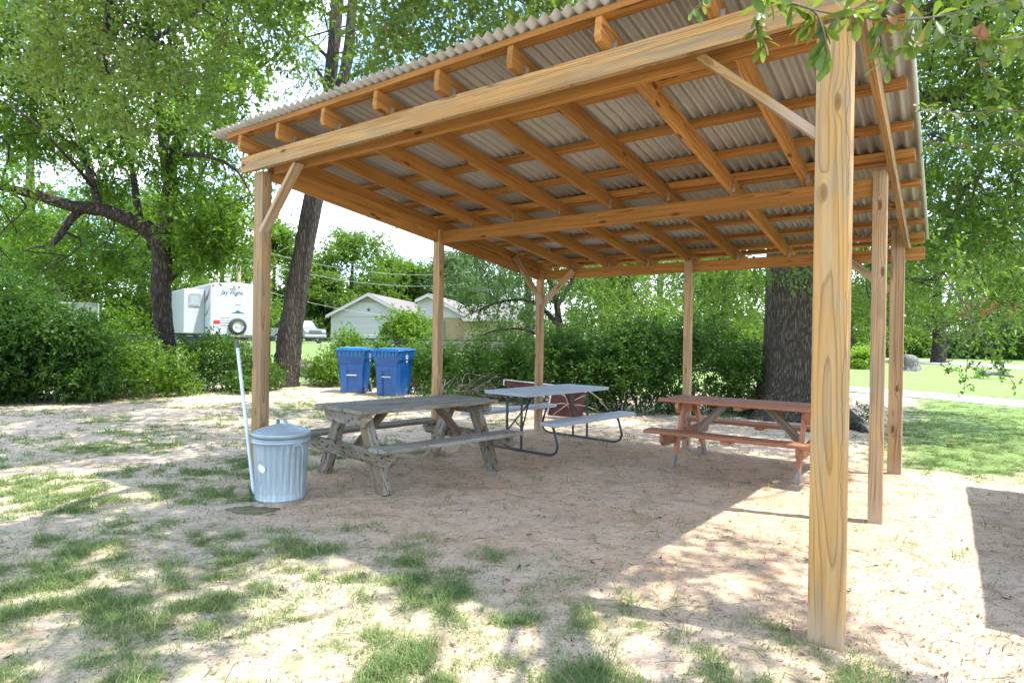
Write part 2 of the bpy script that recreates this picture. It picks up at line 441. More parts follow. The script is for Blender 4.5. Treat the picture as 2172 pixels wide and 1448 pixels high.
LEAF_DK = leafmat('leaf_dark', (.012, .040, .006), (.026, .075, .009), (.058, .125, .014), (.10, .20, .01))
LEAF_BG = leafmat('leaf_distant', (.020, .055, .009), (.060, .122, .014), (.14, .21, .024), (.18, .30, .015), spec=.2)
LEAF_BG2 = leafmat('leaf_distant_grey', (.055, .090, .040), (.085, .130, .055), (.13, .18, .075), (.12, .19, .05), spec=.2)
LEAF_YG = leafmat('leaf_lime', (.10, .18, .02), (.17, .27, .025), (.26, .36, .03), (.25, .38, .02))
LEAF_BR = leafmat('leaf_brown', (.16, .07, .025), (.24, .11, .035), (.30, .16, .05), (.30, .14, .03))
BARK1 = bark('bark_dark', (.016, .013, .010), (.046, .037, .029), (.10, .086, .07), 10, 2.0, .22)
BARK2 = bark('bark_grey', (.018, .014, .011), (.066, .055, .044), (.115, .10, .083), 13, 1.3, .16, .9)
BARK3 = bark('bark_ridged', (.022, .018, .014), (.085, .070, .054), (.19, .165, .135), 16, 2.2, .45, .9)
TWIG = plain('twig_bark', (.13, .105, .08), .9, var=.3)
PALETWIG = plain('pale_dead_twig', (.22, .18, .14), .9, var=.3)
CONC = plain('concrete', (.50, .48, .46), .9, var=.12, scale=3, bump=.3)
STONE = plain('flat_stone', (.30, .23, .16), .95, var=.25, scale=9, bump=.6)

# ================================================================== SETTING
def m_ground():
    m = M('sandy_ground'); P = m.pos()
    gr = m.attr('grass'); lawn = m.attr('lawn'); clay = m.attr('clay')
    n1 = m.noise(P, 1.1, 5, .6); n2 = m.noise(P, 6, 6, .7); n3 = m.noise(P, 60, 4, .7)
    sand = m.mix(m.mapr(n1, .35, .65), (.63, .48, .355), (.69, .56, .44))
    cl = m.mix(m.mapr(n2, .35, .65), (.59, .385, .235), (.67, .485, .335))
    c = m.mix(m.math('MULTIPLY', clay, m.mapr(n1, .3, .62, .35, 1)), sand, cl)
    c = m.mix(m.mapr(m.noise(P, 2.3, 6, .7), .51, .65, 0, .55), c, (.33, .235, .165))
    c = m.mix(m.mapr(m.noise(m.vm('MULTIPLY', P, (1, 1.6, 1)), 4.5, 6, .75), .54, .64, 0, .55), c, (.46, .26, .145))
    c = m.mix(m.mapr(m.noise(P, 16, 5, .8), .53, .66, 0, .7), c, (.24, .175, .125))
    # crumbs, litter specks
    sp = m.math('MULTIPLY', m.math('LESS_THAN', m.voro(P, 23), .20), m.mapr(n2, .42, .6))
    c = m.mix(m.math('MULTIPLY', sp, .75), c, (.13, .09, .065))
    c = m.mix(m.mapr(n3, .3, .75, 0, .35), c, m.mix(.5, c, (.25, .18, .13)))
    # thatch below the grass
    th = m.mix(m.mapr(m.noise(P, 38, 4, .75), .35, .65), (.24, .25, .115), (.48, .41, .28))
    th = m.mix(m.mapr(m.noise(P, 21, 5, .75), .42, .58, 0, .9), th, (.15, .215, .075))
    c = m.mix(m.math('MULTIPLY', gr, m.mapr(m.noise(P, 9, 5, .75), .40, .60, .0, .75)), c, th)
    lg = m.mix(m.mapr(m.noise(P, 11, 6, .75), .35, .65), (.115, .21, .045), (.20, .29, .085))
    lg = m.mix(m.mapr(m.noise(P, .8, 5, .7), .60, .72, 0, .6), lg, (.42, .36, .22))
    c = m.mix(m.math('MULTIPLY', lawn, .92), c, lg)
    h = m.math('ADD', m.math('ADD', m.math('MULTIPLY', n2, 1.2), m.math('MULTIPLY', n3, .35)), m.math('MULTIPLY', m.noise(P, 14, 5, .65), .7))
    return m.done(m.pbr(c, .95, 0, .12, m.bump(h, .8, .045)))
def warp_axis(lo, hi, c, n, k):
    u = np.linspace(-1, 1, n); s = np.sinh(u * k) / np.sinh(k)
    return np.where(s < 0, c + s * (c - lo), c + s * (hi - c))
gx = warp_axis(-170, 170, 0.0, 470, 5.6); gy = warp_axis(-40, 260, 4.5, 470, 5.9)
XX, YY = np.meshgrid(gx, gy, indexing='ij')
ZZ = ground_z(XX, YY)
V = np.stack([XX.ravel(), YY.ravel(), ZZ.ravel()], 1)
n0, n1_ = len(gx), len(gy)
ii = (np.arange(n0 - 1)[:, None] * n1_ + np.arange(n1_ - 1)[None, :]).ravel()
ground = np_mesh('ground', V, np.stack([ii, ii + n1_, ii + n1_ + 1, ii + 1], 1), m_ground())
gm, lm = grass_mask(XX.ravel(), YY.ravel())
la, lb_ = s_local(XX.ravel(), YY.ravel())
clay = ss(-.6, .4, lb_ + (fbm(XX.ravel() * .8, YY.ravel() * .8, 9) - .5) * 2) * ss(5.6, 4.4, lb_) * ss(-1.2, .2, la) * ss(5.4, 4.6, la)
for nm, arr in (('grass', gm), ('lawn', lm), ('clay', clay)):
    a = ground.data.attributes.new(nm, 'FLOAT', 'POINT'); a.data.foreach_set('value', np.ascontiguousarray(arr, np.float32))
ground.data.polygons.foreach_set('use_smooth', np.ones(len(ground.data.polygons), bool))
tag(ground, kind='structure')

def strip(name, left, right, mat, lift=.012):
    vs = []; fs = []
    for a, b in zip(left, right):
        for k in range(5):
            p = Vector(a).lerp(Vector(b), k / 4); vs.append((p.x, p.y, float(ground_z(p.x, p.y)) + lift + (.03 if 0 < k < 4 else 0)))
    for i in range(len(left) - 1):
        for k in range(4): fs.append((i * 5 + k, (i + 1) * 5 + k, (i + 1) * 5 + k + 1, i * 5 + k + 1))
    g = G().add(vs, fs); return tag(g.build(name, mat), kind='structure')
PAVE = plain('pale_asphalt', (.34, .33, .34), .9, var=.10, scale=2, bump=.3)
strip('path', [gnd(1600, 815), gnd(1800, 819.5), gnd(1918, 828.5), gnd(2172, 849), gnd(2500, 878)],
      [gnd(1600, 826), gnd(1800, 831), gnd(1918, 841), gnd(2172, 863.5), gnd(2500, 897)], PAVE)
strip('road', [gnd(1300, 752), gnd(1700, 757), gnd(1940, 763), gnd(2172, 774.6), gnd(2700, 795)],
      [gnd(1300, 756), gnd(1700, 763), gnd(1940, 769), gnd(2172, 783.6), gnd(2700, 806)], PAVE)

# ================================================================== PICNIC SHELTER
SH = empty('picnic_shelter', (SX, SY, 0), YAW, 'open timber picnic shelter with corrugated metal lean-to roof over three tables', 'shelter')
W_, D_, DM = 4.742, 4.765, 2.415
def zr(b): return 3.0965 - .121 * b                                    # underside of the rafters
def post(a, b, sx, sy, top, mat=W_POST, ch=.007):
    return beam('post', (a, b, -.12), (a, b, top), sy, sx, mat, SH, up=(0, 1, 0), ch=ch)
post(0, 0, .132, .10, 2.952)
post(W_, .0, .150, .125, 2.952, W_NEAR, .009)
post(0, DM, .098, .098, 2.80)
post(W_ + .005, DM, .100, .098, 2.83)
post(0, D_, .10, .10, 2.535)
beam('post', (.018, D_ - .07, -.1), (.018, D_ - .07, 2.05), .036, .05, W_POST, SH, up=(0, 1, 0))
post(2.37, D_, .095, .095, 2.535)
post(W_, D_, .135, .10, 2.86)
zt, zb_ = 3.094, 2.952
hz = (zt + zb_) / 2
beam('header_beam', (-.18, -.094, hz), (4.98, -.094, hz + .012), .142, .044, W_HEAD, SH, ch=.005)
beam('header_beam', (.068, .085, hz - .004), (4.67, .085, hz + .004), .142, .040, W_RAFT, SH, ch=.005)
def side_z(b): return 2.979 - .1123 * b
beam('side_beam', (0, .052, side_z(.05) + .022), (0, DM - .05, side_z(DM - .05) + .022), .186, .042, W_RAFT, SH)
beam('side_beam', (0, DM + .05, side_z(DM + .05) + .022), (0, D_ - .05, side_z(D_ - .05) + .022), .186, .042, W_RAFT, SH)
beam('cross_beam', (.05, DM, 2.704), (W_ - .046, DM, 2.704), .150, .042, W_RAFT, SH)
beam('back_beam', (-.05, D_ + .074, 2.458), (4.99, D_ + .074, 2.458), .142, .042, W_RAFT, SH)
b0, b1 = -.21, 5.19
for i in range(9):
    a = (-.082 + .61 * i) if i < 8 else 4.822
    if i == 0: a = -.055
    ln = math.hypot(b1 - b0, .121 * (b1 - b0))
    cut = lambda L: [(0, -.045), (.018, -.07), (L, -.07), (L, .07), (0, .07)]
    rf = beam('rafter', (a, b0, zr(b0) + .07), (a, b1, zr(b1) + .07), .14, .043, W_RAFT if i < 8 else W_HEAD, SH, poly=cut)
    if i in range(1, 8):
        for b in (-.05, DM - .04, D_ + .03):
            g = G(); L0 = (b - b0) * 1.0073
            g.box((L0, -.0235, -.045), (.035, .003, .10)); g.box((L0 - .016, -.036, -.05), (.003, .028, .075))
            g.build('metal_tie', STEEL, rf)
pur = [-.165, .66 - .03, 1.32, 1.955, 2.475, 2.607, 3.185, 3.785, 4.352, 4.88, 5.13]
for b in pur:
    zc = zr(b) + .14 + .0225
    beam('purlin', (-.25 - random.random() * .04, b, zc), (4.965 + random.random() * .03, b, zc), .045, .085, W_RAFT, SH, up=(0, .12, 1), warp=.003)
def brace(A, B, w=.088, t=.04, up=(0, 0, 1), mat=W_POST): beam('brace', A, B, w, t, mat, SH, up=up)
brace((.035, -.012, 2.40), (.56, -.012, 2.962), .088, .042, (0, 1, 0))
brace((4.69, .0, 2.43), (4.09, .0, 2.975), .088, .042, (0, 1, 0), W_NEAR)
brace((.062, 4.72, 2.02), (.062, 3.96, 2.66), .05, .085, (1, 0, 0))
brace((.06, 4.765, 2.02), (.60, 4.765, 2.50), .05, .085, (0, 1, 0))
brace((4.68, 4.765, 2.05), (4.22, 4.765, 2.44), .05, .085, (0, 1, 0))
# corrugated sheets
def corrugated():
    per, amp, th = .0813, .0165, .0016
    a0, a1 = -.47, 5.02; n = int((a1 - a0) / per * 14)
    A = np.linspace(a0, a1, n)
    wave = amp * np.cos(2 * PI * A / per)
    lap = np.floor((A - a0) / .61); fr = (A - a0) / .61 - lap
    wave = wave + .0022 * np.clip(1 - fr * 5, 0, 1) * (lap > 0)
    rows = np.array([-.27, -.1, .8, 1.7, 2.53, 2.531, 3.4, 4.3, 5.2])
    vs = []
    for sgn in (0, 1):
        for k, b in enumerate(rows):
            edge = .004 * vnoise(A * 1.7, A * 0 + k, 40) if k in (0,) else 0
            z = zr(b) + .14 + .045 + amp + .001 + wave + (th if sgn else 0) + (.002 if k >= 5 else 0)
            vs.append(np.stack([A, np.full(n, b) - (.014 * (lap % 2) if k == 0 else 0) + edge, z], 1))
    Vv = np.concatenate(vs); m_ = len(rows); F_ = []
    for sgn in (0, 1):
        for k in range(m_ - 1):
            i = np.arange(n - 1) + (sgn * m_ + k) * n
            q = np.stack([i, i + 1, i + 1 + n, i + n], 1)
            F_.append(q if sgn else q[:, ::-1])
    for k in (0, m_ - 1):
        i = np.arange(n - 1) + k * n; q = np.stack([i, i + m_ * n, i + 1 + m_ * n, i + 1], 1); F_.append(q if k else q[:, ::-1])
    for col in (0, n - 1):
        i = np.arange(m_ - 1) * n + col; q = np.stack([i, i + n, i + n + m_ * n, i + m_ * n], 1); F_.append(q)
    o = np_mesh('metal_roof', Vv, np.concatenate(F_), ROOF, SH)
    o.data.polygons.foreach_set('use_smooth', np.ones(len(o.data.polygons), bool))
corrugated()

# ================================================================== TABLES
def oct_end(L, h, c): return [(0, h / 2), (0, -h / 2 + c), (c * 1.1, -h / 2), (L - c * 1.1, -h / 2), (L, -h / 2 + c), (L, h / 2)]
def wood_table(name, loc, rz, label, top_m, leg_m, cleat_m, brace_m, L=1.83, TW=.78, H=.765, BH=.445, cleats=False, leg_t=.085, leg_w=.135, XC=.70):
    t = empty(name, loc, rz, label, 'picnic table', None)
    def planks(nm, y0, y1, n, z, ln):
        g = G(); w = (y1 - y0) / n
        for i in range(n):
            dz = random.uniform(-.003, .003); e = random.uniform(-.012, .012)
            g.box((e, y0 + w * (i + .5), z + dz), (ln, w - .009, .038), ch=.005)
        return g.build(nm, top_m, t)
    planks('tabletop', -TW / 2, TW / 2, 5, H - .019, L)
    for s in (-1, 1):
        planks('bench_seat', s * .69 - .135, s * .69 + .135, 2, BH - .019, L)
    for ex in (-1, 1):
        x = ex * XC
        beam('top_cleat', (x + ex * .0, -TW / 2 + .02, H - .105), (x, TW / 2 - .02, H - .105), .134, .04, cleat_m, t, poly=lambda Q: oct_end(Q, .134, .07))
        xs = x + ex * .002
        beam('bench_support', (xs, -.80, BH - .106), (xs, .80, BH - .106), .134, .04, cleat_m, t, poly=lambda Q: oct_end(Q, .134, .06))
        xl = x - ex * (.023 + leg_t / 2)
        for s in (-1, 1):
            beam('leg', (xl, s * .565, -.03), (xl, s * .19, H - .045), leg_w, leg_t, leg_m, t, up=(0, 1, 0), ch=.006)
        beam('diagonal_brace', (x - ex * .10, 0.0, BH - .10), (x - ex * .46, 0.0, H - .05), .085, .04, brace_m, t)
    if cleats:
        beam('top_cleat', (0, -TW / 2 + .01, H - .058), (0, TW / 2 - .01, H - .058), .036, .09, cleat_m, t)
        for s in (-1, 1):
            beam('bench_cleat', (0, s * .69 - .13, BH - .058), (0, s * .69 + .13, BH - .058), .036, .09, cleat_m, t)
    return t
def gz(x, y): return float(ground_z(x, y))
wood_table('wooden_picnic_table', (-1.07, 6.55, gz(-1.07, 6.55)), math.radians(46), 'weathered grey wooden picnic table with mossy boards beside the metal bin', W_GREY, W_AGED, W_AGED, W_BRACE, TW=.86, L=1.79, XC=.785)
wood_table('painted_picnic_table', (2.72, 7.02, gz(2.7, 7.0)), math.radians(-36), 'terracotta painted wooden picnic table in front of the thick oak trunk', W_PAINT, W_PLEG, W_PAINT, W_BRACE, cleats=True, TW=.74, leg_t=.04, leg_w=.09)
def plastic_table(loc, rz):
    t = empty('folding_picnic_table', loc, rz, 'grey plastic picnic table with attached benches on dark steel tube frame', 'picnic table')
    def slab(nm, y0, y1, z, L):
        g = G(); w = y1 - y0; r = .035; poly = []
        for cx, cy, a0 in ((L / 2 - r, w / 2 - r, 0), (-L / 2 + r, w / 2 - r, 90), (-L / 2 + r, -w / 2 + r, 180), (L / 2 - r, -w / 2 + r, 270)):
            for k in range(5):
                th = math.radians(a0 + k * 22.5); poly.append((cx + r * math.cos(th), cy + r * math.sin(th)))
        n = len(poly); c = (y0 + y1) / 2
        vs = [(p[0] * s, p[1] * s2 + c, zz) for zz, s, s2 in ((z - .042, .995, .985), (z - .008, 1, 1), (z, .992, .98)) for p in poly]
        fs = [tuple(range(n - 1, -1, -1)), tuple(range(2 * n, 3 * n))]
        for k in range(2): fs += [(k * n + i, k * n + (i + 1) % n, (k + 1) * n + (i + 1) % n, (k + 1) * n + i) for i in range(n)]
        g.add(vs, fs); return g.build(nm, GREYP, t)
    slab('tabletop', -.38, .38, .765, 1.83)
    for s in (-1, 1): slab('bench_seat', s * .70 - .13, s * .70 + .13, .44, 1.83)
    for e in (-1, 1):
        x = e * .72; r = .0165
        def arc(s):
            return [(x, s * .62, .40), (x, s * .66, .32), (x, s * .70, .20), (x, s * .715, .13), (x, s * .69, .065), (x, s * .63, .028), (x, s * .55, .02)]
        g = G().tube(arc(-1) + [(x, 0, .02)] + arc(1)[::-1], r, 10); g.build('base_tube', DKSTEEL, t)
        for s in (-1, 1):
            g = G().tube([(x, s * .125, .03), (x, s * .125, .73)], r, 10); g.build('leg', DKSTEEL, t)
        g = G().tube([(x, -.125, .30), (x, -.02, .38)], .008, 6).tube([(x, -.125, .24), (x - e * .38, .05, .72)], .011, 8).tube([(x, .125, .24), (x - e * .38, -.05, .72)], .011, 8)
        g.build('diagonal_brace', DKSTEEL, t)
    return t
plastic_table((.53, 8.38, gz(.53, 8.38)), math.radians(47.6))

# ================================================================== BIN, PIPE, CARTS, ODDS AND ENDS
def trash_can(x, y):
    t = empty('trash_can', (x, y, gz(x, y) - .005), math.radians(-38), 'ribbed galvanised steel trash can with lid beside the left front post', 'trash can')
    H, rb, rt = .585, .214, .238
    def fl(th, z):
        if .10 < z < .50:
            k = min(1, (z - .10) / .05, (.50 - z) / .04)
            return -.009 * k * (1 if math.sin(th * 26) > .15 else 0)
        return 0
    prof = [(.0, .004), (rb - .004, .004), (rb + .008, .0), (rb + .008, .022), (rb + .002, .028), (rb + .007, .045), (rb + .003, .055)]
    for i in range(12):
        z = .06 + .43 * i / 11; prof.append((rb + (rt - rb) * z / H, z))
    prof += [(rt + .002, .505), (rt + .012, .513), (rt + .012, .519), (rt - .002, .527), (rt + .010, .535), (rt + .010, .541), (rt - .004, .548), (rt - .004, H), (rt - .009, H)]
    b = G().lathe(prof, 208, flute=fl).build('body', CAN, t)
    lp = [(rt + .004, H - .028), (rt + .013, H - .030), (rt + .014, H + .004), (rt + .010, H + .010), (rt - .004, H + .012)]
    for i in range(14):
        r = (rt - .012) * (1 - i / 14); lp.append((r, H + .014 + .062 * (1 - (r / rt) ** 1.6) + (.004 if i % 3 == 1 else 0)))
    lp.append((0.0005, H + .080))
    lid = G().lathe(lp, 64).build('lid', CAN, t)
    g = G(); pts = [(-.062, 0, H + .070), (-.060, 0, H + .10), (-.045, 0, H + .118), (.045, 0, H + .118), (.060, 0, H + .10), (.062, 0, H + .070)]
    for dy in (-.012, 0, .012): g.tube([(p[0], dy, p[2]) for p in pts], .007, 6)
    g.build('handle', CAN, lid)
    for sgn in (-1, 1):
        th = math.radians(0 if sgn > 0 else 180); m = Matrix.Rotation(th, 4, 'Z') @ Matrix.Translation((rt + .004, 0, .46))
        g = G(); g.box((.004, 0, .045), (.012, .075, .03), m=m)
        g.tube([m @ Vector(p) for p in [(.012, -.033, .045), (.022, -.052, -.035), (.022, -.04, -.05), (.022, .04, -.05), (.022, .052, -.035), (.012, .033, .045)]], .0042, 6)
        g.build('handle', CAN, t)
    # torn white sticker on the wall of the can
    vs = []; n = 26; c0 = math.radians(-76)
    pr = [(0, 0)] + [((.034 + .013 * random.random()) * math.cos(2 * PI * k / n), (.027 + .012 * random.random()) * math.sin(2 * PI * k / n)) for k in range(n)]
    for u, w in pr:
        z = .30 + w - u * .25; r = rb + (rt - rb) * z / H + .0015; th = c0 + u / r; vs.append((r * math.cos(th), r * math.sin(th), z))
    g = G().add(vs, [(0, k + 1, (k + 1) % n + 1) for k in range(n)]); g.build('sticker', STICKER, t)
    return t
trash_can(-2.065, 5.47)
pt = empty('white_pipe', (-2.318, 5.50, gz(-2.318, 5.5)), 0, 'long white pipe with dark cap leaning between bin and left post', 'pipe')
top = at(504, 736, 5.72) - pt.location; bot = Vector((0, 0, 0))
G().tube([bot, bot.lerp(top, .5), top], .0155, 14).build('tube', PVC, pt)
dv = (top - bot).normalized()
G().tube([top - dv * .01, top + dv * .055], .0185, 14).build('cap', CAP, pt)
tag(G().tube([at(524, 923, 5.75), at(534, 918, 5.68), at(543, 914, 5.62), at(546, 916, 5.60)], .003, 5).build('wire_tie', PVC), 'thin white wire tie sticking out beside the trash can', 'wire')
st = at(539, 1050, 5.58)
sg = G().prism([(-.09, -.05), (-.07, .035), (-.02, .05), (.05, .042), (.085, -.05)], -.06, .06)
o = sg.build('stone_block', STONE, bevel=.012); o.location = (-2.42, 5.50, gz(-2.42, 5.5) + .01); o.rotation_euler = (0, 0, .4)
tag(o, 'small brown stone block at the foot of the left front post', 'stone')
MOSS = plain('mossy_mat', (.155, .135, .07), .95, var=.4, scale=22, bump=.8)
vs = [(0, 0, .016)]; n = 28
for k in range(n):
    th = 2 * PI * k / n; r = .6 + .5 * random.random(); vs.append((.22 * r * math.cos(th), .13 * r * math.sin(th), .012))
for k in range(n): p = vs[k + 1]; vs.append((p[0] * 1.05, p[1] * 1.05, -.02))
g = G().add(vs, [(0, k + 1, (k + 1) % n + 1) for k in range(n)] + [(k + 1, k + 1 + n, (k + 1) % n + 1 + n, (k + 1) % n + 1) for k in range(n)], True)
o = g.build('moss_patch', MOSS); o.location = (-2.14, 5.03, gz(-2.14, 5.03)); tag(o, 'flat mossy patch on the sand in front of the trash can', 'moss')

def cart(loc, rz, label, sticker=True):
    t = empty('wheeled_bin', loc, rz, label, 'wheeled bin', 'blue wheeled bins by the hedge')
    H = 1.10; wb, wt, db, dt = .60, .78, .62, .80          # widths / depths bottom & top
    def sec(z, w, d, ch=.05):
        x, y = w / 2, d / 2
        return [(-x + ch, -y, z), (x - ch, -y, z), (x, -y + ch, z), (x, y - ch, z), (x - ch, y, z), (-x + ch, y, z), (-x, y - ch, z), (-x, -y + ch, z)]
    L = [(.0, wb, db), (.06, wb + .01, db + .01), (.78, .70, .72), (.82, .71, .74), (.90, .775, .80), (H - .05, .785, .81), (H, .80, .83)]
    vs = []
    for z, w, d in L: vs += sec(z, w, d)
    fs = [tuple(range(7, -1, -1)), tuple(range((len(L) - 1) * 8, len(L) * 8))]
    for i in range(len(L) - 1): fs += [(i * 8 + k, i * 8 + (k + 1) % 8, (i + 1) * 8 + (k + 1) % 8, (i + 1) * 8 + k) for k in range(8)]
    G().add(vs, fs).build('body', BLUE, t, bevel=.008)
    # front panel ribs round the lift recess, and the bar across it
    def fy(z): return -(db / 2 + (.36 - db / 2) * min(z, .78) / .78)
    g = G()
    for sx in (-1, 1):
        g.add([(sx * .105, fy(.02) - .03, .02), (sx * .275, fy(.02) - .03, .02), (sx * .29, fy(.74) - .025, .74), (sx * .11, fy(.74) - .025, .74),
               (sx * .105, fy(.02) + .03, .02), (sx * .285, fy(.02) + .03, .02), (sx * .30, fy(.74) + .03, .76), (sx * .11, fy(.74) + .03, .76)],
              [(0, 1, 2, 3), (0, 4, 5, 1), (1, 5, 6, 2), (2, 6, 7, 3), (3, 7, 4, 0)])
    g.add([(-.11, fy(.62) - .026, .60), (.11, fy(.62) - .026, .60), (.11, fy(.74) - .025, .74), (-.11, fy(.74) - .025, .74), (-.11, fy(.62) + .03, .64), (.11, fy(.62) + .03, .64), (.11, fy(.74) + .03, .76), (-.11, fy(.74) + .03, .76)],
          [(0, 1, 2, 3), (0, 4, 5, 1), (3, 2, 6, 7)])
    g.build('front_panel', BLUE, t, bevel=.012)
    G().tube([(-.125, fy(.47) - .022, .47), (.125, fy(.47) - .022, .47)], .011, 8).build('lift_bar', WHITE, t)
    g = G(); z0 = H
    g.box((0, .0, z0 + .025), (.83, .88, .05), ch=.018); g.box((-.02, -.02, z0 + .062), (.66, .74, .035), ch=.016)
    lid = g.build('lid', BLUELID, t, bevel=0)
    lid.rotation_euler = (.02, 0, 0)
    g = G()
    g.add([(-.35, -.415, z0), (.35, -.415, z0), (.30, -.425, z0 - .15), (-.30, -.425, z0 - .15), (-.35, -.39, z0), (.35, -.39, z0), (.30, -.37, z0 - .15), (-.30, -.37, z0 - .15)],
          [(0, 3, 2, 1), (3, 7, 6, 2), (0, 4, 7, 3), (1, 2, 6, 5)])
    for k in range(6): g.box((-.25 + k * .10, -.432, z0 - .075), (.022, .022, .14), ch=.004)
    g.build('front_lip', BLUELID, t)
    G().box((0, .40, H - .12), (.70, .12, .12), ch=.03).build('back_handle', BLUE, t)
    G().tube([(-.36, .34, .14), (.36, .34, .14)], .014, 8).build('axle', DKSTEEL, t)
    for sx in (-1, 1):
        m = Matrix.Translation((sx * .34, .35, .14)) @ Matrix.Rotation(PI / 2, 4, 'Y')
        w = G().lathe([(.095, -.028), (.135, -.028), (.142, -.015), (.142, .015), (.135, .028), (.095, .028), (.095, -.028)], 24, m=m).build('wheel', BLACK, t)
        g = G().lathe([(.0, -.02), (.028, -.024), (.028, .024), (.0, .02)], 12, m=m)
        for k in range(6):
            g.box((.06, 0, 0), (.075, .018, .03), m=m @ Matrix.Rotation(k * PI / 3, 4, 'Z'))
        g.lathe([(.085, -.02), (.097, -.02), (.097, .02), (.085, .02), (.085, -.02)], 24, m=m); g.build('rim', RIM, w)
    # white star emblem and two lines of small print on the right side
    mm = Matrix.Translation((.400, -.05, .965)) @ Matrix(((0, 0, 1, 0), (1, 0, 0, 0), (0, 1, 0, 0), (0, 0, 0, 1)))
    g = G(); out = []; inn = []
    for k in range(10):
        r = .075 if k % 2 == 0 else .036; th = PI / 2 + k * PI / 5; out.append((r * math.cos(th), r * math.sin(th), .0)); inn.append((.62 * r * math.cos(th), .62 * r * math.sin(th), .0))
    dz = [(x, y, -.004) for x, y, z in out]
    g.add(out + inn + dz, [(k, (k + 1) % 10, 10 + (k + 1) % 10, 10 + k) for k in range(10)] + [(k, 20 + k, 20 + (k + 1) % 10, (k + 1) % 10) for k in range(10)], m=mm)
    for j, w in ((0, .10), (1, .07)): g.box((0, -.105 - j * .03, -.001), (w, .014, .004), m=mm)
    g.build('emblem', WHITE, t)
    return t
cart((-4.10, 15.9, 0.0), math.radians(1), 'blue wheeled bin nearer the leaning tree, seen square on')
cart((-2.98, 15.35, 0.0), math.radians(-19), 'blue wheeled bin turned to show the star emblem on its side')

rp = empty('red_panel', (.62, 11.2, 0), math.radians(-6), 'dark red panel with pale rim leaning behind the grey plastic table', 'panel')
m = Matrix.Rotation(math.radians(-16), 4, 'X')
G().prism([(-.78, .60), (-.30, .53), (.12, .50), (.05, .06), (.70, .02), (.74, .56), (-.78, .70)], -.012, .012, m=m).build('board', REDM, rp, bevel=.003)
g = G()
for a_, b_ in (((-.79, .705), (.75, .565)), ((-.785, .70), (-.785, .60)), ((.115, .50), (.045, .06))):
    g.tube([m @ Vector((a_[0], -.012, a_[1])), m @ Vector((b_[0], -.012, b_[1]))], .013, 8)
g.build('rim', CHROME, rp)

def chain(name, top, n, label, lock=True):
    t = empty(name, top, 0, label, 'chain')
    g = G()
    for k in range(n):
        z = -.034 * k; m = Matrix.Translation((random.uniform(-.004, .004), random.uniform(-.004, .004), z)) @ Matrix.Rotation(PI / 2 * (k % 2), 4, 'Z')
        g.tube([m @ Vector(p) for p in [(-.011, 0, .012), (-.011, 0, -.012), (-.004, 0, -.023), (.004, 0, -.023), (.011, 0, -.012), (.011, 0, .012), (.004, 0, .023), (-.004, 0, .023), (-.011, 0, .012)]], .0042, 5, cap=False)
    g.build('links', CHAINM, t)
    if lock:
        z = -.034 * n - .03
        l = G().box((0, 0, z - .015), (.05, .022, .05), ch=.006).build('padlock', CHAINM, t)
        G().tube([(-.016, 0, z + .008), (-.016, 0, z + .03), (-.006, 0, z + .042), (.006, 0, z + .042), (.016, 0, z + .03), (.016, 0, z + .008)], .005, 6).build('shackle', STEEL, l)
    return t
chain('padlock_chain', (2.31, 7.42, .36), 5, 'steel chain with padlock hanging under the terracotta table')
chain('loose_chain', (-.62, 6.98, .33), 3, 'short steel chain end hanging under the weathered grey table', False)

# ================================================================== BEYOND THE FENCE: trailer, pickups, house, pole, fence
def m_siding():
    m = M('ribbed_siding'); o = m.obj(); z = m.sep(o)[2]
    f = m.math('FRACT', m.math('MULTIPLY', z, 9.5)); ln = m.ramp(f, [(0, 0), (.08, 1), (.9, 1), (1, .2)])
    return m.done(m.pbr(m.mix(ln, (.20, .215, .23), (.40, .415, .43)), .45, 0, .4, m.bump(ln, .5, .01)))
RVS = m_siding()
def text_part(name, body, size, mat, parent, mtx, shear=.3, ext=.004):
    c = bpy.data.curves.new(name, 'FONT'); c.body = body; c.size = size; c.shear = shear; c.extrude = ext; c.align_x = 'CENTER'
    tmp = bpy.data.objects.new(name + '_tmp', c); COL.objects.link(tmp)
    dg = bpy.context.evaluated_depsgraph_get()
    me = bpy.data.meshes.new_from_object(tmp.evaluated_get(dg)); bpy.data.objects.remove(tmp)
    me.name = name; me.materials.clear()
    return link(name, me, mat, parent, mtx)
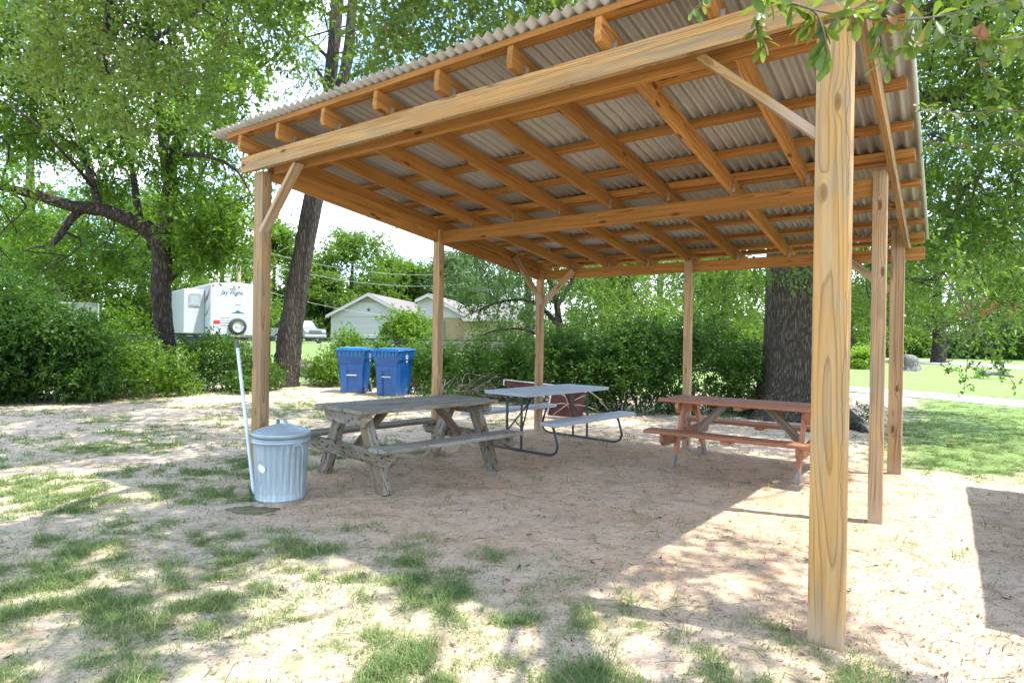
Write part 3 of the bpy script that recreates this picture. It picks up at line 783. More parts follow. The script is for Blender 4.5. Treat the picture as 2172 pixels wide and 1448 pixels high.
def trailer():
    p = at(446, 700, 27.0); g0 = gz(p.x, p.y)
    t = empty('travel_trailer', (p.x, p.y, g0), math.radians(40), 'white travel trailer with navy swooshes and slide-out parked beyond the hedge', 'trailer')
    G().prism([(0, .56), (2.45, .56), (2.45, 2.80), (2.38, 2.88), (1.22, 2.96), (.07, 2.88), (0, 2.80)], 0, 8.0).build('body', RVS, t, bevel=.03)
    g = G(); g.box((.5, 4.5, .40), (.1, 6.5, .16)); g.box((1.95, 4.5, .40), (.1, 6.5, .16)); g.build('chassis', BLACK, t)
    s = G().box((-.43, 2.3, 1.62), (.86, 2.6, 2.0), ch=.03).build('slide_out', RVW, t)
    w = G().box((-.43, .985, 2.13), (.50, .03, .56), ch=.04).build('window', RVW, s)
    G().box((-.43, .967, 2.13), (.40, .02, .46), ch=.03).build('pane', PALEGL, w)
    g = G()
    for k in range(7): g.box((-.43, .955, 1.94 + k * .06), (.39, .006, .018))
    g.build('blind', RVW, w)
    def sw(nm, mat, pts, th): # swoosh on the left side wall (x = 0) along +y
        vs = []; n = len(pts)
        for i, (y, z) in enumerate(pts):
            h = th * math.sin(PI * (i + .35) / (n - .3)); vs += [(-.006, y, z - h), (-.006, y, z + h)]
        fs = [(2 * i, 2 * i + 1, 2 * i + 3, 2 * i + 2) for i in range(n - 1)]
        G().add(vs, fs).build(nm, mat, t)
    for z0, mt in ((1.55, NAVY), (2.30, NAVY), (2.18, MAROON)):
        sw('swoosh_stripe', mt, [(.12 + .24 * k, z0 + .55 * (1 - k / 4.0) ** 2 * .9 - .12) for k in range(5)], .05)
        sw('swoosh_stripe', mt, [(3.8 + .6 * k, z0 - .30 + .1 * k) for k in range(5)], .06)
    G().box((-.012, 5.4, 2.1), (.03, .9, .55), ch=.01).build('window', GLASS, t)
    for x in (.10, .98, 1.20, 2.3):
        G().box((x, -.015, 2.77 + .0 * x), (.085, .03, .05), ch=.01).build('clearance_light', REDL, t)
    for x in (.26, 2.19):
        l = G().box((x, -.015, 1.14), (.26, .03, .17), ch=.02).build('tail_light', REDL, t)
        G().box((x, -.012, .98), (.26, .024, .12), ch=.01).build('reverse_lens', RVW, l)
    g = G()
    for k in range(4): g.box((.62, -.012, 1.04 + k * .11), (.40, .024, .035), ch=.008)
    g.build('vent', RVG, t)
    G().box((1.16, -.012, 2.02), (.24, .024, .11), ch=.01).build('plate', RVG, t)
    m = Matrix.Translation((1.12, -.10, .95)) @ Matrix.Rotation(PI / 2, 4, 'X')
    w = G().lathe([(.24, -.09), (.36, -.09), (.385, -.05), (.385, .05), (.36, .09), (.24, .09)], 32, m=m).build('spare_wheel', TYRE, t)
    G().lathe([(.0, .05), (.08, .06), (.17, .02), (.235, .07), (.245, .085)], 32, m=m).build('rim', RIM, w)
    face = Matrix.Rotation(PI / 2, 4, 'X')
    text_part('lettering', 'Jay Flight', .26, NAVY, t, Matrix.Translation((.88, -.008, 2.40)) @ face)
    text_part('lettering', 'JAYCO', .09, NAVY, t, Matrix.Translation((.90, -.008, 2.62)) @ face)
    g = G(); g.add([(.85, -.006, 1.56), (1.50, -.006, 1.56), (1.38, -.006, 1.59), (1.20, -.006, 1.66), (1.14, -.006, 1.72), (1.06, -.006, 1.63)], [(0, 1, 2, 3, 4, 5)])
    g.build('bird_emblem', NAVY, t)
    for y in (4.2, 5.0):
        m = Matrix.Translation((.12, y, .34)) @ Matrix.Rotation(PI / 2, 4, 'Y')
        w = G().lathe([(.18, -.1), (.33, -.1), (.34, 0), (.33, .1), (.18, .1)], 20, m=m).build('wheel', TYRE, t)
    return t
trailer()
def pickup(p, rz, paint, label, name='pickup_truck', cat='pickup truck'):
    t = empty(name, (p.x, p.y, gz(p.x, p.y)), rz, label, cat)
    prof = [(-2.75, .55), (2.55, .50), (2.72, .62), (2.74, 1.02), (2.62, 1.14), (1.35, 1.22), (.62, 1.80), (.45, 1.86), (-.95, 1.86), (-1.08, 1.80), (-1.22, 1.22), (-2.78, 1.20)]
    G().prism(prof, -.95, .95).build('body', paint, t, bevel=.05)
    g = G().add([(1.30, -.78, 1.26), (1.30, .78, 1.26), (.68, .66, 1.77), (.68, -.66, 1.77)], [(0, 1, 2, 3)], m=Matrix.Translation((.012, 0, .012))); g.build('windshield', PALEGL, t)
    for s in (-1, 1):
        for x0, x1, x2, x3 in ((.18, 1.12, .62, .18), (-.95, .10, .10, -.88)):
            G().add([(x0, s * .957, 1.25), (x1, s * .957, 1.25), (x2, s * .957, 1.74), (x3, s * .957, 1.74)], [(0, 1, 2, 3)]).build('side_window', GLASS, t)
        for x in (-1.75, 1.75):
            m = Matrix.Translation((x, s * .86, .39)) @ Matrix.Rotation(PI / 2, 4, 'X')
            w = G().lathe([(.22, -.13), (.37, -.13), (.39, -.08), (.39, .08), (.37, .13), (.22, .13)], 24, m=m).build('wheel', TYRE, t)
            G().lathe([(.0, .10), (.07, .12), (.16, .08), (.23, .11)], 20, m=m).lathe([(.0, -.10), (.07, -.12), (.16, -.08), (.23, -.11)], 20, m=m).build('rim', RIM, w)
        G().box((2.70, s * .72, .93), (.10, .36, .17), ch=.02).build('headlight', PALEGL, t)
        G().box((-2.77, s * .88, .98), (.06, .14, .34), ch=.02).build('tail_light', REDL, t)
        G().box((.95, s * 1.08, 1.28), (.12, .20, .16), ch=.03).build('mirror', BLACK, t)
    gr = G().box((2.735, 0, .93), (.06, 1.06, .26), ch=.02).build('grille', BLACK, t)
    g = G()
    for z in (.86, .94, 1.01): g.box((2.77, 0, z), (.02, 1.04, .03))
    g.build('grille_bar', CHROME, gr)
    G().box((2.74, 0, .60), (.14, 1.9, .20), ch=.04).build('bumper', CHROME, t)
    G().box((-2.80, 0, .62), (.12, 1.9, .18), ch=.04).build('bumper', CHROME, t)
    return t
pickup(at(632, 720, 50), math.radians(-42), SILVER, 'silver pickup truck seen past the leaning tree trunk')
pickup(at(838, 720, 54), math.radians(158), CARW, 'white pickup truck parked before the pale gabled house, tail light showing')
pickup(at(1560, 745, 62), math.radians(188), CARW, 'white pickup truck far off between the hedge and thick oak trunk')

def house():
    c = at(782, 700, 62); g0 = gz(c.x, c.y)
    t = empty('house', (c.x, c.y, g0), math.radians(-8), 'pale single storey house with white gables and tan brick walls', 'house')
    zz = lambda py, d=62, px=782: at(px, py, d).z - g0
    def gable(x0, x1, y0, dep, ez, pz, ov=.35, wm=None):
        xm = (x0 + x1) / 2
        G().prism([(x0 + ov, -.8), (x1 - ov, -.8), (x1 - ov, ez), (x0 + ov, ez)], y0, y0 + dep).build('wall', wm or BRICK, t)
        k = (pz - ez) / (xm - x0)
        G().prism([(x0 + ov, ez + .01), (x1 - ov, ez + .01), (x1 - ov, ez + ov * k - .06), (xm, pz - .06), (x0 + ov, ez + ov * k - .06)], y0 - .06, y0 + dep).build('gable', HWHITE, t)
        for s, xa in ((-1, x0), (1, x1)):
            g = G().prism([(xa, ez), (xm, pz), (xm, pz + .13), (xa, ez + .13)] if s < 0 else [(xm, pz), (xa, ez), (xa, ez + .13), (xm, pz + .13)], y0 - .5, y0 + dep)
            r = g.build('roof', SHINGLE, t)
            g = G().prism([(xa, ez - .22), (xm, pz - .22), (xm, pz + .06), (xa, ez + .06)] if s < 0 else [(xm, pz - .22), (xa, ez - .22), (xa, ez + .06), (xm, pz + .06)], y0 - .56, y0 - .50)
            g.build('fascia', HWHITE, r)
            G().box((xa + s * -.1, y0 + dep / 2 - .25, ez - .05), (.22, dep + .5, .14)).build('soffit', HWHITE, r)
        return k
    S = 62 / F
    ez, pz = zz(670, 62, 690), zz(624)
    k = gable(-92 * S, 93 * S, 0, 15, ez, pz, wm=HWHITE)
    wv = (pz - .35 - (zz(643) - 0)) 
    G().prism([(-25 * S, zz(642)), (25 * S, zz(642)), (0, zz(629.5))], -.10, -.06).build('gable_vent', HTAN, t)
    g = G()
    for a in range(5):
        th = PI / 2 + a * 2 * PI / 5; g.add([(0, -.08, zz(657)), (.11 * math.cos(th - .45), -.08, zz(657) + .11 * math.sin(th - .45)), (.26 * math.cos(th), -.08, zz(657) + .26 * math.sin(th)), (.11 * math.cos(th + .45), -.08, zz(657) + .11 * math.sin(th + .45))], [(0, 1, 2, 3)])
    g.build('star_ornament', BLACK, t)
    gd = G().box((6 * S, -.05, 1.0), (110 * S, .08, 2.3)).build('garage_door', HWHITE, t)
    g = G()
    for k in range(4): g.box((6 * S, -.10, .15 + k * .58), (110 * S, .03, .05))
    g.build('door_rail', RVG, gd)
    # ridge running to the right and the second gable
    x2a, x2b, y2 = 98 * S, 216 * S, 1.2
    e2, p2 = zz(672, 63), zz(624, 63); xm = 124 * S
    G().prism([(x2a, -.8), (x2b - .7, -.8), (x2b - .7, e2), (x2a, e2)], y2, y2 + 12).build('wall', BRICK, t)
    G().prism([(x2a, e2 + .01), (x2b - .7, e2 + .01), (x2b - .7, e2 + .15), (xm, p2 - .1), (x2a, p2 - .7)], y2 - .06, y2 + 12).build('gable', HWHITE, t)
    for pl in ([(xm, p2), (x2b, e2), (x2b, e2 + .13), (xm, p2 + .13)], [(x2a - .1, p2 - .62), (xm, p2), (xm, p2 + .13), (x2a - .1, p2 - .49)]):
        rf = G().prism(pl, y2 - .5, y2 + 12).build('roof', SHINGLE, t)
        G().prism([(q[0], q[1] - (.24 if n_ < 2 else .08)) for n_, q in enumerate(pl)], y2 - .57, y2 - .505).build('fascia', HWHITE, rf)
    wx = (916 - 782) * S
    w = G().box((wx, y2 - .06, zz(697)), (1.25, .10, 1.75)).build('window', RVW, t)
    G().box((wx, y2 - .12, zz(697)), (1.05, .04, 1.55)).build('pane', GLASS, w)
    g = G(); g.box((wx, y2 - .15, zz(697)), (.05, .03, 1.55)); g.box((wx, y2 - .15, zz(697)), (1.05, .03, .05)); g.build('muntin', RVW, w)
    for s in (-1, 1): G().box((wx + s * .95, y2 - .06, zz(697)), (.5, .10, 1.8)).build('shutter', TEAL, t)
    # low right end with a long roof
    xr = (1090 - 782) * S
    G().box(((x2b - .6 + xr) / 2, 5.2, 1.1), (xr - x2b + .6, 9, 2.9 + .6)).build('wall', BRICK, t)
    e3, p3 = zz(676), zz(640)
    g = G().prism([(-.0, 0), (5.2, p3 - e3), (10.4, 0), (10.4, .14), (5.2, p3 - e3 + .14), (0, .14)], 0, xr - x2b + 1.2, m=Matrix.Translation((x2b - .8, -.0, e3)) @ Matrix(((0, 1, 0, 0), (1, 0, 0, 0), (0, 0, 1, 0), (0, 0, 0, 1))))
    r = g.build('roof', SHINGLE, t)
    G().box(((x2b + xr) / 2, -.05, e3), (xr - x2b + 1.2, .05, .26)).build('fascia', HWHITE, r)
house()
pp = at(505, 700, 46); pz_ = gz(pp.x, pp.y)
t = empty('utility_pole', (pp.x, pp.y, pz_), 0, 'tan wooden utility pole rising behind the white trailer', 'utility pole')
G().tube([(0, 0, 0), (0, 0, 4), (0, 0, 9.2)], [.17, .155, .13], 14).build('pole', POLEW, t)
G().box((0, -.16, 8.6), (2.2, .10, .12)).build('crossarm', POLEW, t)
for py0, py1, lb in ((560, 606, 'highest'), (585, 630, 'middle'), (640, 700, 'lowest')):
    a = pp + Vector((0, 0, 0)); a.z = at(505, py0 - 40, 46).z; b = at(740, py1 - 6, 52); b2 = at(1000, py1 - 30, 66)
    pts = []
    for k in range(13):
        u = k / 12; q = a.lerp(b2, u); q.z -= 1.1 * 4 * u * (1 - u); pts.append(q)
    tag(G().tube(pts, .014, 5).build('power_line', WIREM), '%s of the thin power wires running from the utility pole towards the house' % lb, 'power line', 'power wires')

def fence():
    pts = [at(-200, 715, 14.6), at(120, 715, 15.2), at(430, 715, 16.9), at(572, 714, 18.2), at(720, 714, 18.9), at(920, 716, 17.2), at(1120, 718, 15.2), at(1330, 722, 14.0), at(1590, 726, 13.4)]
    t = empty('chain_link_fence', (pts[0].x, pts[0].y, 0), 0, 'low chain-link fence with dark top rail run through by the hedge', 'fence')
    L = Vector((pts[0].x, pts[0].y, 0)); H = 1.40
    P2 = [Vector((p.x, p.y, 0)) - L for p in pts]
    for p in P2: G().tube([p + Vector((0, 0, -.1)), p + Vector((0, 0, H + .03))], .028, 8).build('post', RAILM, t)
    G().tube([p + Vector((0, 0, H)) for p in P2], .022, 8).build('top_rail', RAILM, t)
    vs, fs = [], []; k0 = 0
    def wire(a, b, r=.0028):
        nonlocal k0
        d = (b - a).normalized(); s = d.cross(Vector((0, 0, 1))); s = s.normalized() * r if s.length > 1e-4 else Vector((r, 0, 0)); u = d.cross(s).normalized() * r
        for e in (a, b): vs.extend([e + s + u, e + s - u, e - s - u, e - s + u])
        fs.extend([(k0 + i, k0 + (i + 1) % 4, k0 + 4 + (i + 1) % 4, k0 + 4 + i) for i in range(4)]); k0 += 8
    for i in (1, 2, 3, 4, 5):
        a, b = P2[i], P2[i + 1]; Ls = (b - a).length; n = int(Ls / .075); hw = H / Ls
        for k in range(-int(H / .075), n):
            u0, u1 = k * .075 / Ls, k * .075 / Ls + hw
            c0, c1 = max(u0, 0), min(u1, 1)
            if c1 > c0:
                za, zb = (c0 - u0) / hw * H, (c1 - u0) / hw * H
                wire(a.lerp(b, c0) + Vector((0, 0, za)), a.lerp(b, c1) + Vector((0, 0, zb)))
                wire(a.lerp(b, c0) + Vector((0, 0, H - za)), a.lerp(b, c1) + Vector((0, 0, H - zb)))
    G().add(vs, fs).build('wire_mesh', FENCEM, t)
fence()
def gate():
    a, b = at(118, 650, 21.0), at(208, 650, 21.6); g0 = gz(a.x, a.y)
    t = empty('chain_link_gate', (a.x, a.y, g0), 0, 'bright chain-link panel with pale frame standing high behind the left bush', 'fence')
    dx = Vector((b.x - a.x, b.y - a.y, 0)); z0, z1 = at(118, 700, 21).z - g0, at(118, 641, 21).z - g0
    g = G().tube([(0, 0, -.1), (0, 0, z1), (dx.x, dx.y, z1), (dx.x, dx.y, -.1)], .03, 8); g.build('frame', CHROME, t)
    g = G(); n = 26
    for k in range(-14, n):
        for s in (0, 1):
            u0, u1 = k / n, k / n + .55; c0, c1 = max(0, u0), min(1, u1)
            if c1 <= c0: continue
            za, zb = [z0 + (z1 - z0) * ((c - u0) / .55 if s else 1 - (c - u0) / .55) for c in (c0, c1)]
            g.tube([(dx.x * c0, dx.y * c0, za), (dx.x * c1, dx.y * c1, zb)], .006, 4, cap=False)
    g.build('wire_mesh', CHROME, t)
gate()
LOGM = bark('log_bark', (.10, .085, .07), (.26, .22, .18), (.42, .38, .33), 8, 8, .3, .6)
a, b = at(622, 745, 20.5), at(718, 741, 20.0); 
pts = [a.lerp(b, k / 8) for k in range(9)]
for q in pts: q.z = gz(q.x, q.y) + .18 + .14
tag(G().tube(pts, [.20, .23, .24, .235, .24, .23, .235, .22, .19], 16, noise=.08, seed=4).build('log', LOGM), 'thick fallen log lying beyond the fence left of the blue bins', 'log')

# unseen shed added outside the right edge so its eaves throw the straight shadow
t = empty('shadow_caster_shed', s_world(6.45, 1.05, 0), YAW, 'unseen pale shed added beyond the right edge to throw a straight shadow', 'shed')
G().box((1.0, 1.85, 1.0), (1.9, 3.5, 2.1)).build('wall', RVS, t)
G().prism([(-.12, 2.05), (2.1, 2.45), (2.1, 2.52), (-.12, 2.12)], -.08, 3.78).build('roof', ROOF, t)

# ================================================================== VEGETATION
def unit(v): return v / np.maximum(np.linalg.norm(v, axis=-1, keepdims=True), 1e-9)
def sprigs(C, RAD, n, per, L, rng, droop=.25, out=.6, spread=.8, wid=.42, up=.6, shell=.5, spl=3.2):
    """leaf quads on short sprigs filling ellipsoids. C (k,3), RAD (k,3), n sprigs per ellipsoid (k,)"""
    C = np.asarray(C, float); RAD = np.asarray(RAD, float)
    idx = np.repeat(np.arange(len(C)), n)
    d = unit(rng.normal(size=(len(idx), 3)))
    r = rng.random(len(idx)) ** shell
    P = C[idx] + d * r[:, None] * RAD[idx]
    sd = unit(d * out + rng.normal(size=d.shape) * .7 + np.array([0, 0, -droop]))
    P = np.repeat(P, per, 0); sd = np.repeat(sd, per, 0); N = len(P)
    ll = L * rng.uniform(.65, 1.25, N)
    tpos = np.tile(np.linspace(0, 1, per), N // per) + rng.normal(size=N) * .05
    P = P + sd * (tpos * spl * L)[:, None]
    D = unit(sd * .7 + rng.normal(size=(N, 3)) * spread)
    up_ = unit(rng.normal(size=(N, 3)) * (1 - up) + np.array([0, 0, 1]) * up + sd * .1)
    S = unit(np.cross(D, up_))
    NN = np.cross(S, D)
    w = (ll * wid * .5)[:, None]; l = ll[:, None]
    mid = P + D * l * .52 - NN * l * .05
    V = np.stack([P, mid + S * w + NN * l * .04, P + D * l - NN * l * rng.uniform(-.1, .22, N)[:, None], mid - S * w + NN * l * .04], 1).reshape(-1, 3)
    return V
def leaves_obj(name, V, mat, parent):
    N = len(V) // 4
    return np_mesh(name, V - np.array(parent.location), np.arange(N * 4).reshape(N, 4), mat, parent)
def limb_mesh(paths, n=10, noise=.12):
    g = G()
    for i, (pts, rr) in enumerate(paths): g.tube(pts, rr, n if max(rr) > .05 else 6, noise=noise if max(rr) > .08 else 0, seed=i * 7 + 1)
    return g
def smooth_path(pts, rr, k=4):
    """Catmull-Rom through the points"""
    pts = [Vector(p) for p in pts]; o = []; ro = []
    for i in range(len(pts) - 1):
        p0, p1, p2, p3 = pts[max(i - 1, 0)], pts[i], pts[i + 1], pts[min(i + 2, len(pts) - 1)]
        for j in range(k):
            t = j / k
            o.append(.5 * (2 * p1 + (p2 - p0) * t + (2 * p0 - 5 * p1 + 4 * p2 - p3) * t * t + (3 * p1 - p0 - 3 * p2 + p3) * t ** 3)); ro.append(rr[i] * (1 - t) + rr[i + 1] * t)
    o.append(pts[-1]); ro.append(rr[-1]); return o, ro
def twigs_to(clusters, paths, rng, r0=.03, k=3, jit=.18):
    """thin branches from the nearest limb point to every cluster, forking inside it"""
    P = np.array([tuple(p) for pp, _ in paths for p in pp]); out = []
    for c, rad in clusters:
        c = np.asarray(c, float); i = np.argmin(((P - c) ** 2).sum(1) + np.maximum(P[:, 2] - c[2], 0) * 2)
        dist = np.linalg.norm(P - c, axis=1); cand = np.argsort(dist)[:max(3, len(P) // 9)]; i = cand[int(rng.random() ** 2 * len(cand))]
        a = P[i]; dd = c - a; L = np.linalg.norm(dd)
        if L < .05: continue
        m1 = a + dd * .4 + rng.normal(size=3) * L * jit * .5 + np.array([0, 0, .12 * L]); m2 = a + dd * .75 + rng.normal(size=3) * L * jit * .4
        rr = min(r0, .006 + .007 * L)
        out.append(smooth_path([a, m1, m2, c], [rr, rr * .75, rr * .5, rr * .3], 3))
        for q in range(k):
            e = c + unit(rng.normal(size=3)) * np.asarray(rad) * .85
            mm = (m2 + e) / 2 + rng.normal(size=3) * .1 * L * .3
            out.append(([Vector(m2), Vector(mm), Vector(e)], [rr * .45, rr * .3, rr * .15]))
    return out
def px_ok(poly, x, y):
    c = False; n = len(poly)
    for i in range(n):
        x0, y0 = poly[i]; x1, y1 = poly[(i + 1) % n]
        if (y0 > y) != (y1 > y) and x < (x1 - x0) * (y - y0) / (y1 - y0) + x0: c = not c
    return c

# ---- bent oak on the left
def tree_left():
    rng = np.random.default_rng(3); d = 15.6
    base = at(350, 822, d); base.z = 0
    t = empty('oak_tree', base, 0, 'leafy tree with dark crooked trunk and long limb reaching left over the hedge', 'tree')
    A = lambda x, y, dz=0: at(x, y, d + dz) - base
    trunk = smooth_path([A(356, 835), A(352, 780), A(349, 720), A(344, 650), A(341, 600), A(344, 555), A(337, 508)], [.31, .265, .235, .22, .228, .222, .215])
    P = [smooth_path([A(337, 508), A(300, 478, -.2), A(262, 462, -.4), A(215, 445, -.6), A(150, 437, -.9), A(80, 415, -1.2), A(0, 396, -1.5), A(-110, 380, -2)], [.24, .21, .185, .165, .14, .115, .09, .06]),
         smooth_path([A(172, 442, -.7), A(150, 466, -.9), A(128, 498, -1.1), A(110, 522, -1.2)], [.10, .095, .075, .05]),
         smooth_path([A(210, 446, -.6), A(200, 400, -.4), A(180, 340, 0), A(150, 260, .4), A(95, 150, .8), A(60, 20, 1)], [.11, .085, .065, .05, .035, .015]),
         smooth_path([A(200, 400, -.4), A(140, 330, -1.5), A(60, 250, -2.4), A(-40, 190, -3)], [.05, .035, .025, .01]),
         smooth_path([A(339, 520), A(352, 465, .1), A(360, 405, .2), A(366, 330, .3), A(398, 265, .2), A(445, 200, .1), A(478, 150, 0), A(520, 60, -.2)], [.22, .19, .17, .15, .12, .085, .06, .03]),
         smooth_path([A(398, 265, .2), A(470, 195, .8), A(545, 148, 1.0), A(592, 112, 1.1), A(632, 70, 1.2)], [.09, .06, .04, .025, .012]),
         smooth_path([A(560, 138, 1), A(580, 150, 1.0), A(612, 150, 1.0)], [.02, .012, .006]),
         smooth_path([A(545, 148, 1), A(570, 90, 1.0), A(578, 20, 1.0)], [.025, .012, .008]),
         smooth_path([A(360, 405, .2), A(345, 300, .9), A(332, 170, 1.2), A(315, 20, 1.5), A(300, -160, 1.8)], [.14, .11, .085, .06, .03]),
         smooth_path([A(298, 474, 0), A(290, 430, .5), A(275, 330, 1.2), A(230, 200, 1.8), A(190, 40, 2)], [.11, .09, .07, .05, .02]),
         smooth_path([A(345, 610), A(400, 560, 1.0), A(450, 540, 1.8), A(520, 520, 2.4)], [.07, .05, .035, .015]),
         smooth_path([A(366, 330, .3), A(430, 330, -1), A(500, 360, -1.6), A(540, 430, -2)], [.07, .05, .03, .012])]
    sil = [(-140, -260), (560, -260), (545, 60), (560, 200), (530, 320), (545, 470), (540, 525), (470, 560), (400, 570), (360, 560), (330, 420), (250, 430), (60, 390), (-60, 370), (-140, 380)]
    cl = []
    for y in range(-230, 610, 62):
        for x in range(-130, 560, 66):
            xx, yy = x + rng.uniform(-26, 26), y + rng.uniform(-24, 24)
            if px_ok(sil, xx, yy) and rng.random() < .95:
                dz = rng.uniform(-2.2, 2.6)
                r = rng.uniform(.42, .78); cl.append((np.array(A(xx, yy, dz)), (r * 1.15, r * 1.15, r * .8)))
    for x, y, dz in ((40, 470, 1), (120, 560, 1.4), (220, 540, 1.8), (280, 560, 2.2), (30, 560, 1.5), (180, 500, 2.5), (250, 500, 2.6), (420, 500, -1), (470, 470, -1), (440, 540, -.6), (400, 545, .5), (500, 525, .4), (60, 620, 1)):
        r = rng.uniform(.45, .7); cl.append((np.array(A(x, y, dz)), (r * 1.2, r * 1.2, r * .75)))
    tw = twigs_to(cl, P, rng, .03, 2)
    g = limb_mesh([trunk], 20, .10); g.build('trunk', BARK1, t)
    g = limb_mesh(P + tw, 9, .10); g.build('limbs', BARK1, t)
    C = [c for c, _ in cl]; RD = [r for _, r in cl]
    Vv = sprigs(C, RD, 74, 11, .135, rng, droop=.3, shell=.6, wid=.46, up=.72, spread=.6, spl=2.8)
    leaves_obj('crown', Vv + np.array(base), LEAF_T1, t)
tree_left()

# ---- leaning trunk
def tree_leaning():
    rng = np.random.default_rng(5); d = 17.5
    base = at(604, 818, d); base.z = 0
    t = empty('leaning_tree', base, 0, 'tall grey tree with leaning scarred trunk forking above the shelter roof', 'tree')
    A = lambda x, y, dz=0: at(x, y, d + dz) - base
    trunk = smooth_path([A(598, 822), A(602, 805), A(606, 785), A(612, 745), A(618, 690), A(632, 600), A(648, 510), A(665, 420), A(680, 330), A(692, 262)], [.52, .44, .38, .35, .325, .285, .27, .265, .26, .25], 4)
    P = [smooth_path([A(690, 270), A(698, 205, .1), A(707, 110, .1), A(716, 10, .2), A(724, -130, .3)], [.22, .185, .18, .17, .14]),
         smooth_path([A(692, 275), A(712, 225, -.2), A(728, 170, -.3), A(740, 100, -.3), A(748, 0, -.4), A(760, -140, -.4)], [.20, .18, .165, .15, .13, .1]),
         smooth_path([A(700, 220), A(685, 170, -.3), A(670, 145, -.5)], [.08, .06, .03]),
         smooth_path([A(728, 170), A(770, 150, -.8), A(830, 120, -1.2), A(900, 60, -1.5)], [.07, .05, .035, .015]),
         smooth_path([A(704, 130), A(650, 80, .5), A(600, 40, .6)], [.06, .035, .015])]
    for k in range(26):      # bare hanging twigs
        x0, y0 = rng.uniform(600, 690), rng.uniform(110, 200); x1 = x0 + rng.uniform(-50, 15); y1 = y0 + rng.uniform(25, 75)
        P.append(smooth_path([A(x0, y0, -.3), A((x0 + x1) / 2 - rng.uniform(-8, 14), (y0 + y1) / 2 - 8, -.3), A(x1, y1, -.4)], [.012, .008, .004], 3))
    for x0, y0, x1, y1 in ((800, 400, 750, 505), (860, 430, 868, 560), (870, 440, 912, 560), (850, 440, 890, 520), (905, 430, 925, 570), (820, 470, 845, 500)):
        P.append(smooth_path([A(x0, y0, 1), A((x0 + x1) / 2 + 10, (y0 + y1) / 2, 1), A(x1, y1, 1)], [.02, .012, .006], 3))
    P.append(smooth_path([A(680, 330, 0), A(760, 360, .6), A(850, 420, 1), A(910, 460, 1)], [.06, .04, .03, .015]))
    cl = []
    for x, y in ((575, 40), (610, 60), (640, 95), (600, 110), (650, 50), (630, 140), (665, 120), (655, 10), (690, 60), (590, -40), (680, -40), (770, 60), (800, 100), (840, 70), (790, 20), (860, 30), (760, 140), (750, -60), (840, -60), (680, 175), (650, 175), (900, 20), (900, 90), (850, 130)):
        r = rng.uniform(.32, .55); cl.append((np.array(A(x, y, rng.uniform(-1.4, 1.4))), (r * 1.2, r * 1.2, r)))
    limb_mesh([trunk], 28, .12).build('trunk', BARK2, t)
    limb_mesh(P + twigs_to(cl, P, rng, .025, 3), 9, .1).build('limbs', BARK2, t)
    leaves_obj('crown', sprigs([c for c, _ in cl], [r for _, r in cl], 22, 9, .10, rng, droop=.2, shell=.7) + np.array(base), LEAF_T3, t)
tree_leaning()

